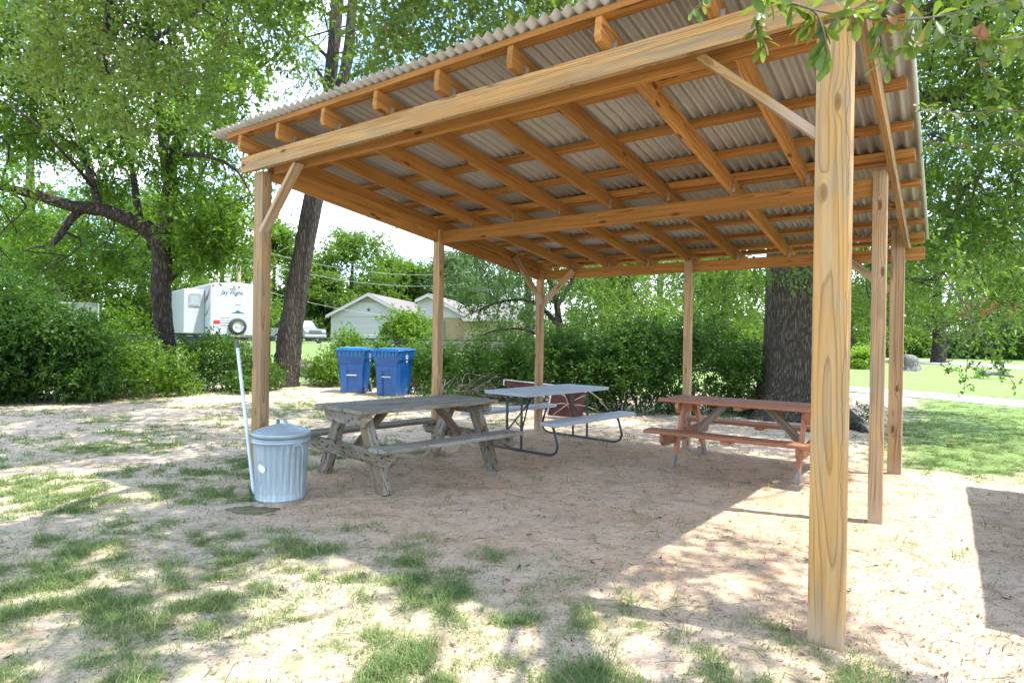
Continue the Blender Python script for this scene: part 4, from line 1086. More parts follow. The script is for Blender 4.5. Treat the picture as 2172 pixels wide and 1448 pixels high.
# ---- thick oak behind the shelter
def tree_oak():
    rng = np.random.default_rng(8); d = 11.9
    base = at(1690, 893, d); base.z = 0
    t = empty('oak_tree', base, 0, 'massive oak with thick ridged trunk behind the terracotta table, boughs hanging right', 'tree')
    A = lambda x, y, dz=0: at(x, y, d + dz) - base
    n = 120; zs = np.concatenate([np.linspace(-.1, .9, 26), np.linspace(.96, 6.5, 80)]); vs = []
    th = np.arange(n) * 2 * PI / n
    for z in zs:
        fl = .40 * math.exp(-max(z, 0) / .34)
        r = .66 - .012 * z + fl * (1 + .55 * np.cos(th * 5 + .6) * .9)
        r = r + .030 * (fbm(th * 9.0, np.full(n, z * 1.5), 3, 3) - .5) * 2 + .04 * (vnoise(th * 1.9, np.full(n, z * .7), 6) - .5)
        w = np.clip(th / (2 * PI) * 6, 0, 6) - 5; w = np.clip(w, 0, 1)          # close the seam
        r0 = .66 - .012 * z + fl * (1 + .5 * math.cos(.6)); r = r * (1 - w ** 3) + r0 * w ** 3
        cx, cy = -.10 * fl + .015 * z, 0
        vs.append(np.stack([cx + r * np.cos(th), cy + r * np.sin(th), np.full(n, z)], 1))
    i = np.arange(len(zs) - 1)[:, None] * n; k = np.arange(n)[None, :]; k2 = (k + 1) % n
    Fq = np.stack([(i + k).ravel(), (i + k2).ravel(), (i + n + k2).ravel(), (i + n + k).ravel()], 1)
    o = np_mesh('trunk', np.concatenate(vs), Fq, BARK3, t); o.data.polygons.foreach_set('use_smooth', np.ones(len(o.data.polygons), bool))
    Z = lambda x, y, z: Vector((x, y, z))
    P = [smooth_path([Z(.1, 0, 5.8), Z(1.5, -.6, 7.2), Z(3.4, -1.6, 8.0), Z(5.6, -2.4, 8.1), Z(7.5, -3.0, 7.5)], [.34, .27, .2, .13, .05]),
         smooth_path([Z(0, 0, 6.2), Z(-1.2, -.4, 8), Z(-3.5, -1, 9.5), Z(-6.5, -2, 10)], [.34, .27, .17, .06]),
         smooth_path([Z(0, 0, 6.3), Z(.3, 1.2, 8.5), Z(0, 2.4, 11)], [.36, .24, .08]),
         smooth_path([Z(.3, -.2, 4.6), Z(1.3, .6, 5.0), Z(2.8, 1.0, 4.6), Z(4.4, 1.0, 3.9), Z(6.0, .6, 3.2)], [.20, .15, .11, .075, .03]),
         smooth_path([Z(.4, 0, 5.2), Z(1.8, -.9, 5.9), Z(3.2, -1.8, 5.6), Z(4.6, -2.6, 4.8), Z(5.6, -3.2, 3.6)], [.2, .15, .1, .07, .03]),
         smooth_path([Z(-.3, .3, 4.4), Z(-1.6, 1.6, 4.6), Z(-3.2, 2.6, 4.0), Z(-4.6, 3.2, 3.2)], [.16, .11, .07, .03]),
         smooth_path([Z(0, .4, 5.0), Z(.6, 2.2, 5.6), Z(1.2, 4.0, 4.9), Z(1.6, 5.4, 3.6)], [.16, .12, .07, .03])]
    cl = []
    # boughs on the right of the roof, filling photo columns 1930-2300
    for y in range(-160, 690, 74):
        for x in range(1935, 2330, 70):
            xx, yy = x + rng.uniform(-24, 24), y + rng.uniform(-26, 26)
            if yy > 560 + (xx - 1900) * .35: continue
            for q in range(2 if yy < 560 else 1):
                dz = rng.uniform(-3.6, 1.6); r = rng.uniform(.42, .66)
                cl.append((np.array(A(xx, yy, dz)), (r * 1.15, r * 1.15, r * .8)))
    for x, y, dz in ((1840, 600, 1.0), (1860, 660, 1.4), (1830, 540, 1.0), (1950, 640, 1.8), (1990, 690, 1.2), (2060, 650, 1.4), (2120, 690, 0), (2160, 640, -1), (1930, 600, 1.4)):
        r = rng.uniform(.4, .55); cl.append((np.array(A(x, y, dz)), (r * 1.2, r * 1.2, r * .7)))
    # pale boughs low behind the back beam
    for x, y, dz in ((1260, 600, 4), (1330, 630, 4.5), (1390, 600, 3.4), (1420, 660, 4), (1500, 600, 2.4), (1520, 660, 3), (1560, 610, 2.6), (1590, 670, 2.8), (1300, 680, 5), (1560, 560, 2), (1640, 570, -1.2), (1470, 560, 3)):
        r = rng.uniform(.5, .75); cl.append((np.array(A(x, y, dz)), (r * 1.2, r * 1.2, r * .7)))
    # the high crown
    for q in range(70):
        a = rng.uniform(0, 2 * PI); rr = 6.5 * math.sqrt(rng.random()); r = rng.uniform(.7, 1.1)
        cl.append((np.array([rr * math.cos(a), rr * math.sin(a) - .6, rng.uniform(7.5, 11.5)]), (r * 1.3, r * 1.3, r * .7)))
    limb_mesh(P + twigs_to(cl, P, rng, .035, 2), 10, .1).build('limbs', BARK3, t)
    leaves_obj('crown', sprigs([c for c, _ in cl], [r for _, r in cl], 40, 10, .115, rng, droop=.45, shell=.6, wid=.36, up=.45) + np.array(base), LEAF_T3, t)
    # loose sprays hanging into the open on the right
    cl = []; tw = []
    for x0, y0, x1, y1 in ((2060, 700, 2005, 790), (2060, 700, 2045, 830), (2075, 700, 2120, 790), (2090, 720, 2150, 815)):
        a, b = A(x0, y0, -3.2), A(x1, y1, -3.2); cl = []
        tw = G().tube([a, a.lerp(b, .5) + Vector((0, 0, .03)), b], [.007, .005, .003], 6).build('hanging_twig', TWIG, t)
        for k in range(7):
            u = .25 + .75 * k / 6; c = a.lerp(b, u); cl.append((np.array(c), (.05, .05, .045)))
        leaves_obj('hanging_spray', sprigs([c for c, _ in cl], [r for _, r in cl], 2, 6, .075, rng, droop=.3, wid=.45, spl=1.3) + np.array(base), LEAF_T3, t)
    a = A(2040, 640, -3.2)
    for pts_ in ([A(1990, 560, -2.8), a, A(2065, 705, -3.2)], [A(1990, 560, -2.8), A(2050, 650, -3.2), A(2088, 722, -3.2)]): G().tube(pts_, [.012, .009, .006], 6).build('hanging_twig', TWIG, t)
    cl = [(np.array(A(x, y, -3)), (.10, .10, .08)) for x, y in ((2060, 640), (2080, 655), (2120, 640), (2040, 655), (2150, 660))]
    leaves_obj('dead_leaves', sprigs([c for c, _ in cl], [r for _, r in cl], 3, 5, .08, rng, droop=.8, spl=1.0) + np.array(base), LEAF_BR, t)
    g = G().tube(smooth_path([A(1770, 910, -1.2), A(1812, 905, -1.6), A(1836, 925, -1.9), A(1846, 950, -2.1)], [.10, .10, .09, .05])[0], smooth_path([A(0, 0), A(1, 1), A(2, 2), A(3, 3)], [.10, .10, .085, .045])[1], 12, noise=.15)
    g.build('surface_root', BARK2, t)
tree_oak()

# ---- big tree whose trunk stands behind the camera; its boughs reach overhead
def tree_overhead():
    rng = np.random.default_rng(14)
    base = Vector((3.4, -5.2, 0))
    t = empty('oak_tree', base, 0, 'oak boughs with glossy leaves reaching in from above the camera over the roof edge', 'tree')
    W = lambda x, y, z: Vector((x, y, z)) - base
    trunk = smooth_path([W(3.4, -5.2, -.1), W(3.4, -5.1, 1.5), W(3.3, -5.0, 3.6), W(3.1, -4.8, 5.2)], [.62, .5, .46, .42])
    P = [smooth_path([W(3.1, -4.8, 5.2), W(1.6, -2.6, 7.0), W(0, .4, 7.9), W(-1.8, 4, 8.2), W(-3.6, 7.6, 7.9), W(-5, 10.5, 7.6)], [.3, .25, .2, .14, .09, .04]),
         smooth_path([W(3.1, -4.8, 5.2), W(3.6, -2, 7.2), W(3.8, 1.2, 8.0), W(3.6, 4.6, 8.4)], [.28, .21, .14, .05]),
         smooth_path([W(1.6, -2.6, 7.0), W(-1.4, -1, 7.8), W(-4.2, 1.4, 8.1), W(-6.6, 4, 7.9)], [.2, .15, .1, .04]),
         smooth_path([W(-1.8, 4, 8.2), W(-3.4, 5.4, 7.0), W(-4.4, 6.6, 5.6), W(-5.0, 7.4, 4.6)], [.10, .07, .045, .02]),
         smooth_path([W(0, .4, 7.9), W(-.6, 3.2, 7.0), W(-.8, 5.2, 5.9), W(-.6, 6.2, 5.2)], [.09, .06, .04, .02]),
         smooth_path([W(3.6, -2, 7.2), W(2.6, -.6, 5.4), W(2.0, .6, 3.6), W(1.7, 1.4, 2.7)], [.07, .045, .025, .012])]
    cl = []
    # shade-giving canopy above the frame (density thins towards the right-hand foreground)
    for q in range(230):
        x, y = rng.uniform(-9, 7), rng.uniform(-3.5, 11.5)
        sx, sy = x - .436 * 6.6, y + .164 * 6.6          # where its shadow lands
        keep = .70
        if sx > -1.5 and sy < 6.2: keep = .66
        if sx > .9 and sy < 3.7: keep = .16
        if sx > 2.2 and sy < 6.2: keep = .22
        if sx < -2 and sy > 7.2: keep = .62
        if rng.random() > keep: continue
        r = rng.uniform(.26, .62); z = rng.uniform(6.6, 8.6) + max(0, y - 8) * .35
        cl.append((np.array(W(x, y, z)), (r * 1.25, r * 1.25, r * .6)))
    for cnt, xa, xb, ya, yb, ra, rb in ((15, -.1, 1.9, 3.4, 5.9, .16, .34), (34, -2.8, .2, 4.0, 5.6, .25, .48), (58, -9, -2.4, 6.6, 13.0, .25, .55), (9, -5.5, -1.5, 2.4, 4.2, .2, .4), (5, .6, 3.0, 2.2, 3.6, .16, .3)):
        for q in range(cnt):
            z = rng.uniform(6.4, 8.4); r = rng.uniform(ra, rb)
            cl.append((np.array(W(rng.uniform(xa, xb) + .436 * z, rng.uniform(ya, yb) - .164 * z, z)), (r * 1.25, r * 1.25, r * .6)))
    n0 = len(cl)
    tw = twigs_to(cl, P, rng, .03, 2)
    Vc = sprigs([c for c, _ in cl], [r for _, r in cl], np.array([int(38 * (r[0] / .5) ** 1.6) + 5 for _, r in cl]), 9, .12, rng, droop=.2, shell=.7)
    # boughs that hang into the top of the photograph
    def B(x, y, d): return at(x, y, d) - base
    lo = []
    for y in range(-70, 330, 46):
        for x in range(70, 470, 56):
            xx, yy = x + rng.uniform(-22, 22), y + rng.uniform(-20, 20)
            if yy > 300 - abs(xx - 270) * .35: continue
            if rng.random() < .62: lo.append((np.array(B(xx, yy, rng.uniform(6.0, 8.2))), (.24, .24, .15)))
    for y in range(-70, 170, 44):
        for x in range(800, 1330, 50):
            xx, yy = x + rng.uniform(-20, 20), y + rng.uniform(-20, 20)
            if yy > 165 - (xx - 760) * .16: continue
            lo.append((np.array(B(xx, yy, rng.uniform(5.8, 8.0))), (.25, .25, .17)))
    tw += twigs_to(lo, P, rng, .006, 2, .25)
    Vl = sprigs([c for c, _ in lo], [r for _, r in lo], 24, 8, .088, rng, droop=.5, shell=.7, wid=.40, up=.4)
    limb_mesh([trunk], 20, .1).build('trunk', BARK2, t)
    limb_mesh(P + tw, 8, .1).build('limbs', BARK2, t)
    leaves_obj('crown', Vc + np.array(base), LEAF_T3, t)
    leaves_obj('hanging_bough', Vl + np.array(base), LEAF_OV, t)
    # close sprigs in front of the roof corner: curved spoon leaves along real twigs
    def spoon(P0, D, Nn, L, w, out):
        D = D.normalized(); S = D.cross(Nn).normalized(); U = S.cross(D)
        prof = [(0, .05), (.18, .30), (.42, .62), (.66, 1.0), (.85, .85), (.96, .45), (1.0, .05)]
        k = len(out.v); vs = []; fs = []; bend = random.uniform(-.12, .28)
        for u, ww in prof:
            c = P0 + D * L * u - U * L * bend * u * u
            vs += [c + S * w * ww + U * w * .25 * ww, c, c - S * w * ww + U * w * .25 * ww]
        for i in range(len(prof) - 1):
            fs += [(3 * i, 3 * i + 1, 3 * i + 4, 3 * i + 3), (3 * i + 1, 3 * i + 2, 3 * i + 5, 3 * i + 4)]
        out.add(vs, fs, True)
    def spray(pts, dd, nl, L, dens=1.0, sub=True):
        lg, tg = G(), G()
        pp = [B(x, y, d) for x, y, d in zip([p[0] for p in pts], [p[1] for p in pts], dd)]
        pp, rr = smooth_path(pp, [.0038 - .0022 * i / (len(pp) - 1) for i in range(len(pp))], 6)
        tg.tube(pp, rr, 6)
        for i in range(nl):
            u = (i + random.random()) / nl * (len(pp) - 1.01); k = int(u); q = pp[k].lerp(pp[k + 1], u - k); tdir = (pp[k + 1] - pp[k]).normalized()
            for j in range(random.choice((1, 2, 3)) if sub else 1):
                D = tdir * random.uniform(.1, .7) + Vector((random.gauss(0, .6), random.gauss(0, .6), random.gauss(-.35, .55)))
                spoon(q, D, Vector((random.gauss(0, .5), random.gauss(-.3, .5), 1)), L * random.uniform(.6, 1.15), L * random.uniform(.13, .19), lg)
        w_ = tg.build('twig', TWIG, t); lg.build('leaf_sprig', LEAF_OV, w_)
    spray([(1560, -60), (1640, -5), (1720, 20), (1745, 60), (1760, 130)], [1.55, 1.5, 1.5, 1.48, 1.48], 17, .075)
    spray([(1900, -40), (1830, 10), (1780, 30), (1700, 15)], [1.6, 1.55, 1.5, 1.5], 15, .075)
    spray([(1640, -40), (1610, 20), (1605, 60), (1625, 95)], [1.6, 1.6, 1.6, 1.6], 15, .055)
    spray([(1480, -60), (1500, -10), (1470, 20)], [1.9, 1.9, 1.9], 8, .06)
    spray([(2200, -20), (2060, 20), (1950, 40), (1860, 40), (1790, 35)], [1.9, 1.8, 1.7, 1.65, 1.6], 26, .072)
    spray([(1860, 40), (1868, 80), (1876, 120), (1885, 150)], [1.7, 1.7, 1.7, 1.7], 9, .06)
    spray([(1930, -30), (1945, 30), (1930, 75), (1935, 100)], [1.8, 1.8, 1.8, 1.8], 12, .06)
    spray([(2250, 60), (2130, 85), (2040, 80), (1960, 60)], [2.0, 1.9, 1.85, 1.8], 24, .068)
    spray([(2250, 130), (2160, 110), (2080, 130), (2110, 190)], [2.2, 2.15, 2.1, 2.1], 20, .065)
    spray([(2260, 250), (2150, 235), (2040, 240), (1950, 225)], [2.9, 2.8, 2.8, 2.75], 26, .075)
    spray([(2260, 330), (2150, 300), (2060, 310), (1965, 300)], [3.0, 2.9, 2.9, 2.85], 26, .075)
    spray([(2260, 40), (2160, 10), (2080, -10)], [2.2, 2.1, 2.0], 18, .07)
    for x, y, d, s in ((2085, 50, 1.85, .05), (1880, 32, 1.65, .04)):
        for j in range(3 if s > .045 else 1):
            bl = G(); spoon(B(x, y, d), Vector((random.gauss(0, .4), random.gauss(0, .3), -1)), Vector((0, -1, .3)), s, s * .3, bl); bl.build('dead_leaf', LEAF_BR, t)
tree_overhead()

# ---- generic trees and shrubs
def bg_tree(label, px, d, top, halfw, base_py, mat, seed, name='background_tree', bk=BARK2, n=40, L=None, nsp=85, trunk_r=.35, low=.25, group='trees beyond the fence'):
    rng = np.random.default_rng(seed)
    b = at(px, base_py, d); g0 = gz(b.x, b.y); b.z = g0
    t = empty(name, b, 0, label, 'tree', group)
    H = at(px, top, d).z - g0; rw = halfw / F * d; L = L or .0040 * d
    cl = []
    for q in range(n):
        a = rng.uniform(0, 2 * PI); u = rng.random(); z = H * (low + (1 - low) * u)
        env = math.sin(PI * min(1, (.25 + .75 * u)) ** .8) ** .6 if u < .97 else .35
        rr = rw * env * math.sqrt(rng.random()) * .85; r = rw * rng.uniform(.22, .36)
        cl.append((np.array([rr * math.cos(a), rr * math.sin(a), min(z, H - r * .6)]), (r * 1.15, r * 1.15, r * .75)))
    P = [smooth_path([(0, 0, -.2), (.1, 0, H * .2), (-.1, .1, H * .45), (.1, 0, H * .8)], [trunk_r * 1.25, trunk_r, trunk_r * .7, trunk_r * .2])]
    limb_mesh(P + twigs_to(cl, P, rng, trunk_r * .3, 1), 8, .1).build('trunk', bk, t)
    leaves_obj('crown', sprigs([c for c, _ in cl], [r for _, r in cl], nsp, 8, L, rng, droop=.15, shell=.6, wid=.62, spl=2.2) + np.array(b), mat, t)
    return t
BG = [
 ('bright broad tree left of the trailer, low crown behind the crooked trunk', 170, 33, 380, 210, 735, LEAF_BG, 24, .40),
 ('sunlit tree at the left edge behind the tall bush', -60, 30, 330, 220, 740, LEAF_T1, 25, .30),
 ('bright bushy tree directly behind the white trailer', 300, 42, 420, 170, 735, LEAF_BG, 26, .35),
 ('round green tree rising just right of the left front post', 470, 60, 420, 120, 725, LEAF_T1, 27, .35),
 ('lime tinted tree between the left front post and the leaning trunk', 580, 66, 475, 85, 720, LEAF_BG, 28, .35),
 ('tall bright tree with wide crown behind the house gable', 745, 78, 490, 150, 715, LEAF_BG, 29, .4),
 ('lower bright tree to the right of the wide crowned one', 860, 84, 562, 110, 715, LEAF_BG, 30, .35),
 ('darker tree close behind the silver pickup', 690, 70, 585, 70, 718, LEAF_T3, 31, .35),
 ('grey green tree above the right end of the house roof', 960, 80, 545, 90, 715, LEAF_BG2, 32, .35),
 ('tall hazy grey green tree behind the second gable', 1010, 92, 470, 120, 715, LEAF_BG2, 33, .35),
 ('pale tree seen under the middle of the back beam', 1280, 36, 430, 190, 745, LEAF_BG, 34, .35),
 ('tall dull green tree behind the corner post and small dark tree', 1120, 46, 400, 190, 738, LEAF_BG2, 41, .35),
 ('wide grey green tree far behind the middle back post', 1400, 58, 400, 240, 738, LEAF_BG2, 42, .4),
 ('tall bright tree filling the view above the trailer', 420, 36, 180, 230, 735, LEAF_T1, 43, .35),
 ('tall bright tree behind the long limb at the left edge', 60, 38, 60, 300, 735, LEAF_BG, 44, .4),
 ('low spreading bright tree filling the gap under the long limb', 120, 29, 440, 190, 745, LEAF_T1, 45, .25),
 ('leafy tree showing between crooked trunk and trailer top', 330, 31, 400, 120, 740, LEAF_T1, 46, .25),
 ('dense green tree far behind the hedge right of the corner post', 1330, 30, 520, 130, 745, LEAF_BG, 47, .3),
 ('dense green tree far behind the hedge left of the thick oak', 1540, 32, 520, 110, 748, LEAF_BG, 48, .3),
 ('spreading bright tree above the silver pickup', 655, 74, 545, 90, 718, LEAF_BG, 49, .35),
 ('rounded bright tree above the white house roof', 830, 90, 545, 130, 715, LEAF_BG, 52, .35),
 ('pale tree seen under the back beam left of the thick oak', 1500, 46, 470, 190, 738, LEAF_BG, 35, .35),
 ('bright tree behind the right posts of the shelter', 1800, 60, 520, 140, 745, LEAF_BG, 36, .4),
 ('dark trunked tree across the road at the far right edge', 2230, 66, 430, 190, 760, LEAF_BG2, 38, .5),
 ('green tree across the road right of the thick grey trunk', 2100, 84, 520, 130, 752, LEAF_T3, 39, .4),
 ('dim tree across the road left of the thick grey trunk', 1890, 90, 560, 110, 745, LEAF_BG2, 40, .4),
]
for lb, px, d, top, hw, by, mt, sd, tr in BG: bg_tree(lb, px, d, top, hw, by, mt, sd, trunk_r=tr, low=.05 if d < 62 else .10)
bg_tree('grey trunked tree standing on the lawn by the road', 1990, 51, 470, 175, 768, LEAF_T3, 50, name='lawn_tree', bk=BARK1, trunk_r=.50, low=.32, group=None)
# far-off wood closing the view
def far_wood():
    rng = np.random.default_rng(77); C = []; RD = []
    for k in range(260):
        a = math.radians(rng.uniform(-52, 52)); d = rng.uniform(105, 150); h = rng.uniform(4, 9); r = rng.uniform(2.2, 4.2)
        C.append((d * math.sin(a), d * math.cos(a), h * rng.uniform(.1, 1))); RD.append((r * 1.3, r * 1.3, r))
    V_ = sprigs(C, RD, 46, 8, .55, rng, shell=.6, wid=.7, spl=2)
    N = len(V_) // 4
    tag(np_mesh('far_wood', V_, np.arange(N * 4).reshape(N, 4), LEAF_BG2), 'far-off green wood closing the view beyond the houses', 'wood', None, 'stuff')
far_wood()

def shrub(label, boxes, L, mat, seed, dens=1.0, name='hedge_shrub', group='hedge shrubs along the fence', cat='shrub', wid=.5, per=9, stems=10, up=.5):
    """boxes: (px0, px1, top_py, base_py, d, depth) clumps standing on the ground"""
    rng = np.random.default_rng(seed)
    x0, x1, tp, bp, d, dep = boxes[0]; b = at((x0 + x1) / 2, bp, d); b.z = gz(b.x, b.y)
    t = empty(name, b, 0, label, cat, group)
    C, RD, ns, st = [], [], [], []
    for (x0, x1, tp, bp, d, dep) in boxes:
        m = d / F; w = (x1 - x0) * m; zt_ = at((x0 + x1) / 2, tp, d).z; zb2 = max(0, at((x0 + x1) / 2, bp, d).z) if bp < 800 else 0
        n = max(3, int(w * (zt_ - zb2) * dep * 3.6 + 4))
        for q in range(n):
            r = rng.uniform(.20, .42) * min(1.4, max(.45, (zt_ - zb2) / 1.1))
            u = rng.random(); c = at(x0 + (x1 - x0) * u, 800, d + rng.uniform(-.5, .5) * dep)
            hh = zb2 + r * .4 + (zt_ - zb2 - r * .8) * rng.random() ** .85 * (.72 + .28 * math.sin(PI * (.08 + .84 * u)) + .12 * (rng.random() - .5))
            C.append((c.x, c.y, hh + gz(c.x, c.y) * (bp >= 800))); RD.append((r * 1.1, r * 1.1, r)); ns.append(int(dens * 62 * (r / .3) ** 2))
            if q % 2 == 0: st.append((np.array([c.x, c.y, gz(c.x, c.y)]), np.array(C[-1])))
    V_ = sprigs(C, RD, np.array(ns), per, L, rng, droop=.1, shell=.55, wid=wid, up=up, spl=2.6)
    g = G()
    for a, e in st[:max(stems, 4) * len(boxes)]:
        q = Vector((a + e) / 2) + Vector((rng.normal() * .12, rng.normal() * .12, 0)); a2 = Vector(a) + Vector((rng.normal() * .1, rng.normal() * .1, -.03))
        g.tube([a2 - b, q - b, Vector(e) - b], [.014, .010, .005], 5)
    if st: g.build('stems', TWIG, t)
    leaves_obj('foliage', V_, mat, t)
    return t
shrub('tall dark green bush filling the left edge of the hedge', [(-90, 90, 600, 850, 12.6, 1.6), (60, 215, 665, 845, 13.0, 1.4), (-90, 60, 720, 850, 12.0, 1.0)], .085, LEAF_DK, 101, 1.05)
shrub('shorter hedge shrub with yellowish tips below the crooked trunk', [(200, 330, 705, 832, 13.8, 1.0), (300, 400, 735, 828, 14.2, .9), (190, 260, 660, 832, 14.4, .8)], .065, LEAF_HL, 102)
shrub('dense green hedge shrub below the white trailer', [(385, 510, 722, 822, 15.4, 1.0), (490, 575, 730, 815, 16.0, .9), (395, 470, 700, 760, 15.8, .6)], .078, LEAF_HD, 103)
shrub('low weedy plant on the ground between leaning trunk and blue bins', [(648, 712, 752, 806, 18.0, .7), (690, 722, 735, 806, 17.6, .5)], .085, LEAF_HL, 104, .7, name='weed_plant', group=None, cat='plant')
shrub('narrow upright vine mound left behind the blue bins', [(718, 752, 672, 806, 18.6, .5), (722, 772, 750, 806, 18.4, .5)], .085, LEAF_HL, 105)
shrub('rounded vine mound towering behind the blue bins', [(810, 890, 682, 806, 18.2, .8), (828, 884, 664, 745, 18.4, .5), (770, 850, 752, 806, 18.0, .6)], .095, LEAF_HL, 106, 1.1)
shrub('arching vine spray reaching right from the vine mound to the post', [(870, 908, 655, 700, 18.6, .3), (885, 912, 668, 695, 18.6, .25)], .085, LEAF_HL, 107, .6)
shrub('low leafy hedge shrub between second left post and corner post', [(880, 990, 722, 838, 16.2, .9), (960, 1060, 722, 842, 15.2, .9), (1040, 1140, 722, 850, 14.4, .9)], .075, LEAF_HD, 108, 1.05)
shrub('bright leafy shrub behind the right blue bin', [(870, 930, 722, 815, 17.0, .6)], .075, LEAF_HL, 109)
shrub('dark hedge shrub right of the corner post', [(1140, 1240, 700, 885, 13.0, .9), (1225, 1330, 690, 890, 12.8, .9)], .072, LEAF_DK, 110)
shrub('tall dark hedge shrub behind the middle back post', [(1310, 1420, 640, 893, 12.5, .9), (1400, 1480, 660, 895, 12.3, .8)], .072, LEAF_DK, 111)
shrub('mid green hedge shrub beside the thick oak trunk', [(1470, 1560, 680, 895, 12.3, .7), (1540, 1600, 720, 895, 12.2, .6)], .072, LEAF_HD, 112, .9)
shrub('slender young shrub with tiny dark leaves between the right posts', [(1808, 1860, 822, 905, 11.3, .5)], .035, LEAF_DK, 113, 1.0, name='young_shrub', group=None, wid=.55)
shrub('lime green round bush alone on the far lawn', [(1812, 1850, 744, 777, 36, 1.2)], .16, LEAF_YG, 114, 1.3, name='round_bush', group=None)
shrub('low clump of grass and weeds round the fallen limb on the lawn', [(2040, 2110, 784, 806, 27, 1.0)], .10, LEAF_HL, 115, .8, name='weed_plant', group=None, cat='plant')
for k, (x0, x1, tp, lb) in enumerate(((1840, 1960, 700, 'shadowy understory shrub across the road behind the right posts'), (2010, 2130, 715, 'shadowy understory shrub across the road right of the grey trunk'), (2120, 2260, 700, 'shadowy understory shrub across the road at the right edge'), (1560, 1700, 705, 'shadowy understory shrub across the road behind the thick oak'))):
    shrub(lb, [(x0, x1, tp, 761, 72, 4)], .34, LEAF_BG2 if k % 2 else LEAF_T3, 120 + k, .25, group='understory shrubs across the road', stems=4)

# dark yaupon behind the back-left corner post
def yaupon():
    rng = np.random.default_rng(61); d = 13.6; base = at(1195, 890, d); base.z = 0
    t = empty('small_tree', base, 0, 'small dark tree with drooping boughs behind the back left corner post', 'tree')
    A = lambda x, y, dz=0: at(x, y, d + dz) - base
    P = [smooth_path([A(1195, 895), A(1192, 800), A(1188, 720), A(1180, 640), A(1150, 560), A(1100, 500)], [.11, .10, .09, .07, .05, .02]),
         smooth_path([A(1186, 690), A(1130, 640, .2), A(1060, 640, .3), A(1000, 665, .4)], [.06, .045, .03, .012]),
         smooth_path([A(1190, 740), A(1120, 700, -.3), A(1060, 700, -.4), A(1020, 712, -.4)], [.05, .035, .02, .01]),
         smooth_path([A(1182, 650), A(1215, 590, .3), A(1240, 520, .4)], [.06, .04, .02])]
    cl = []
    for x, y in ((1050, 480), (1090, 460), (1130, 490), (1040, 530), (1090, 530), (1140, 545), (1180, 560), (1020, 580), (1070, 590), (1120, 600), (1170, 620), (990, 620), (1030, 640), (1080, 650), (1130, 660), (1000, 665), (1060, 690), (1110, 700), (1025, 712), (1180, 690), (1215, 600), (1230, 650), (1200, 720), (1210, 780), (1180, 760), (970, 590), (1220, 540), (1160, 500), (1230, 700), (1190, 830), (1000, 550)):
        r = rng.uniform(.26, .42); cl.append((np.array(A(x + rng.uniform(-10, 10), y, rng.uniform(-.9, .9))), (r * 1.2, r * 1.2, r * .75)))
    limb_mesh(P + twigs_to(cl, P, rng, .02, 2), 8, .1).build('trunk', BARK1, t)
    leaves_obj('crown', sprigs([c for c, _ in cl], [r for _, r in cl], 42, 9, .075, rng, droop=.5, shell=.6, up=.55) + np.array(base), LEAF_DK, t)
yaupon()

# ---- brush pile, stump, fallen limb
def brush():
    rng = np.random.default_rng(33); c = at(1000, 832, 13.9); c.z = 0
    t = empty('brush_pile', c, 0, 'heap of pale dead branches lying behind the grey plastic table', 'brush pile')
    g = G()
    for k in range(95):
        x, y = rng.normal() * .40 + .05, rng.normal() * .40; z = abs(rng.normal()) * .2
        a = rng.uniform(0, PI); L = rng.uniform(.3, 1.1); dz = rng.uniform(-.25, .45); q = Vector((x, y, z))
        if math.cos(a) < -.3: a = PI - a
        e = q + Vector((math.cos(a) * L, math.sin(a) * L * .6, dz)); e.z = max(.02, e.z)
        mm = q.lerp(e, .5) + Vector((rng.normal() * .08, rng.normal() * .08, abs(rng.normal()) * .08)); r = rng.uniform(.004, .014)
        g.tube(smooth_path([q, mm, e], [r, r * .8, r * .4], 3)[0], smooth_path([q, mm, e], [r, r * .8, r * .4], 3)[1], 5)
    g.build('sticks', PALETWIG, t)
    for k in range(1):
        C = [(c.x + rng.normal() * .5 - .3, c.y + rng.normal() * .3, .12 + .1 * rng.random()) for _ in range(14)]
        leaves_obj('green_sprigs', sprigs(C, [(.2, .2, .14)] * 14, 16, 7, .085, rng, shell=.8), LEAF_HD, t)
    for (x0, y0, x1, y1, d) in ((1175, 872, 1245, 836, 11.0), (1182, 838, 1220, 860, 11.0), (1220, 858, 1268, 873, 10.9), (1160, 862, 1215, 858, 11.1), (1250, 830, 1290, 868, 11.3)):
        a, b = at(x0, y0, d), at(x1, y1, d); pt_, rr = smooth_path([a, a.lerp(b, .5) + Vector((0, .05, .05)), b], [.012, .010, .006], 4)
    return t
brush()
g = G(); root = at(1222, 870, 10.9)
for (x0, y0, x1, y1) in ((1172, 880, 1245, 836), (1182, 832, 1222, 862), (1218, 858, 1272, 874), (1158, 862, 1218, 857), (1250, 830, 1290, 870), (1196, 836, 1206, 866)):
    a, b = at(x0, y0, 10.9), at(x1, y1, 10.9); pt_, rr = smooth_path([a, a.lerp(b, .5) + Vector((0, -.05, .04)), b], [.012, .010, .006], 4); g.tube([p - root for p in pt_], rr, 6)
o = g.build('dead_branch', PALETWIG); o.location = root; tag(o, 'forked pale dead branch propped against the dark red panel', 'branch')
c = gnd(1932, 787); STUMPM = bark('stump_bark', (.08, .07, .06), (.20, .185, .165), (.33, .31, .28), 6, 6, .4, .6)
t = empty('tree_stump', c, 0, 'pale weathered tree stump on the far lawn beside the right post', 'stump')
G().tube([(0, 0, -.1), (0, 0, .10), (.03, 0, .35), (-.03, .02, .62), (.05, .0, .80), (.08, 0, .88)], [.62, .47, .36, .40, .33, .16], 26, noise=.34, seed=3).build('wood', STUMPM, t)
a, b = at(2085, 788, 27), at(2150, 797, 27); a.z = .25; b.z = .12
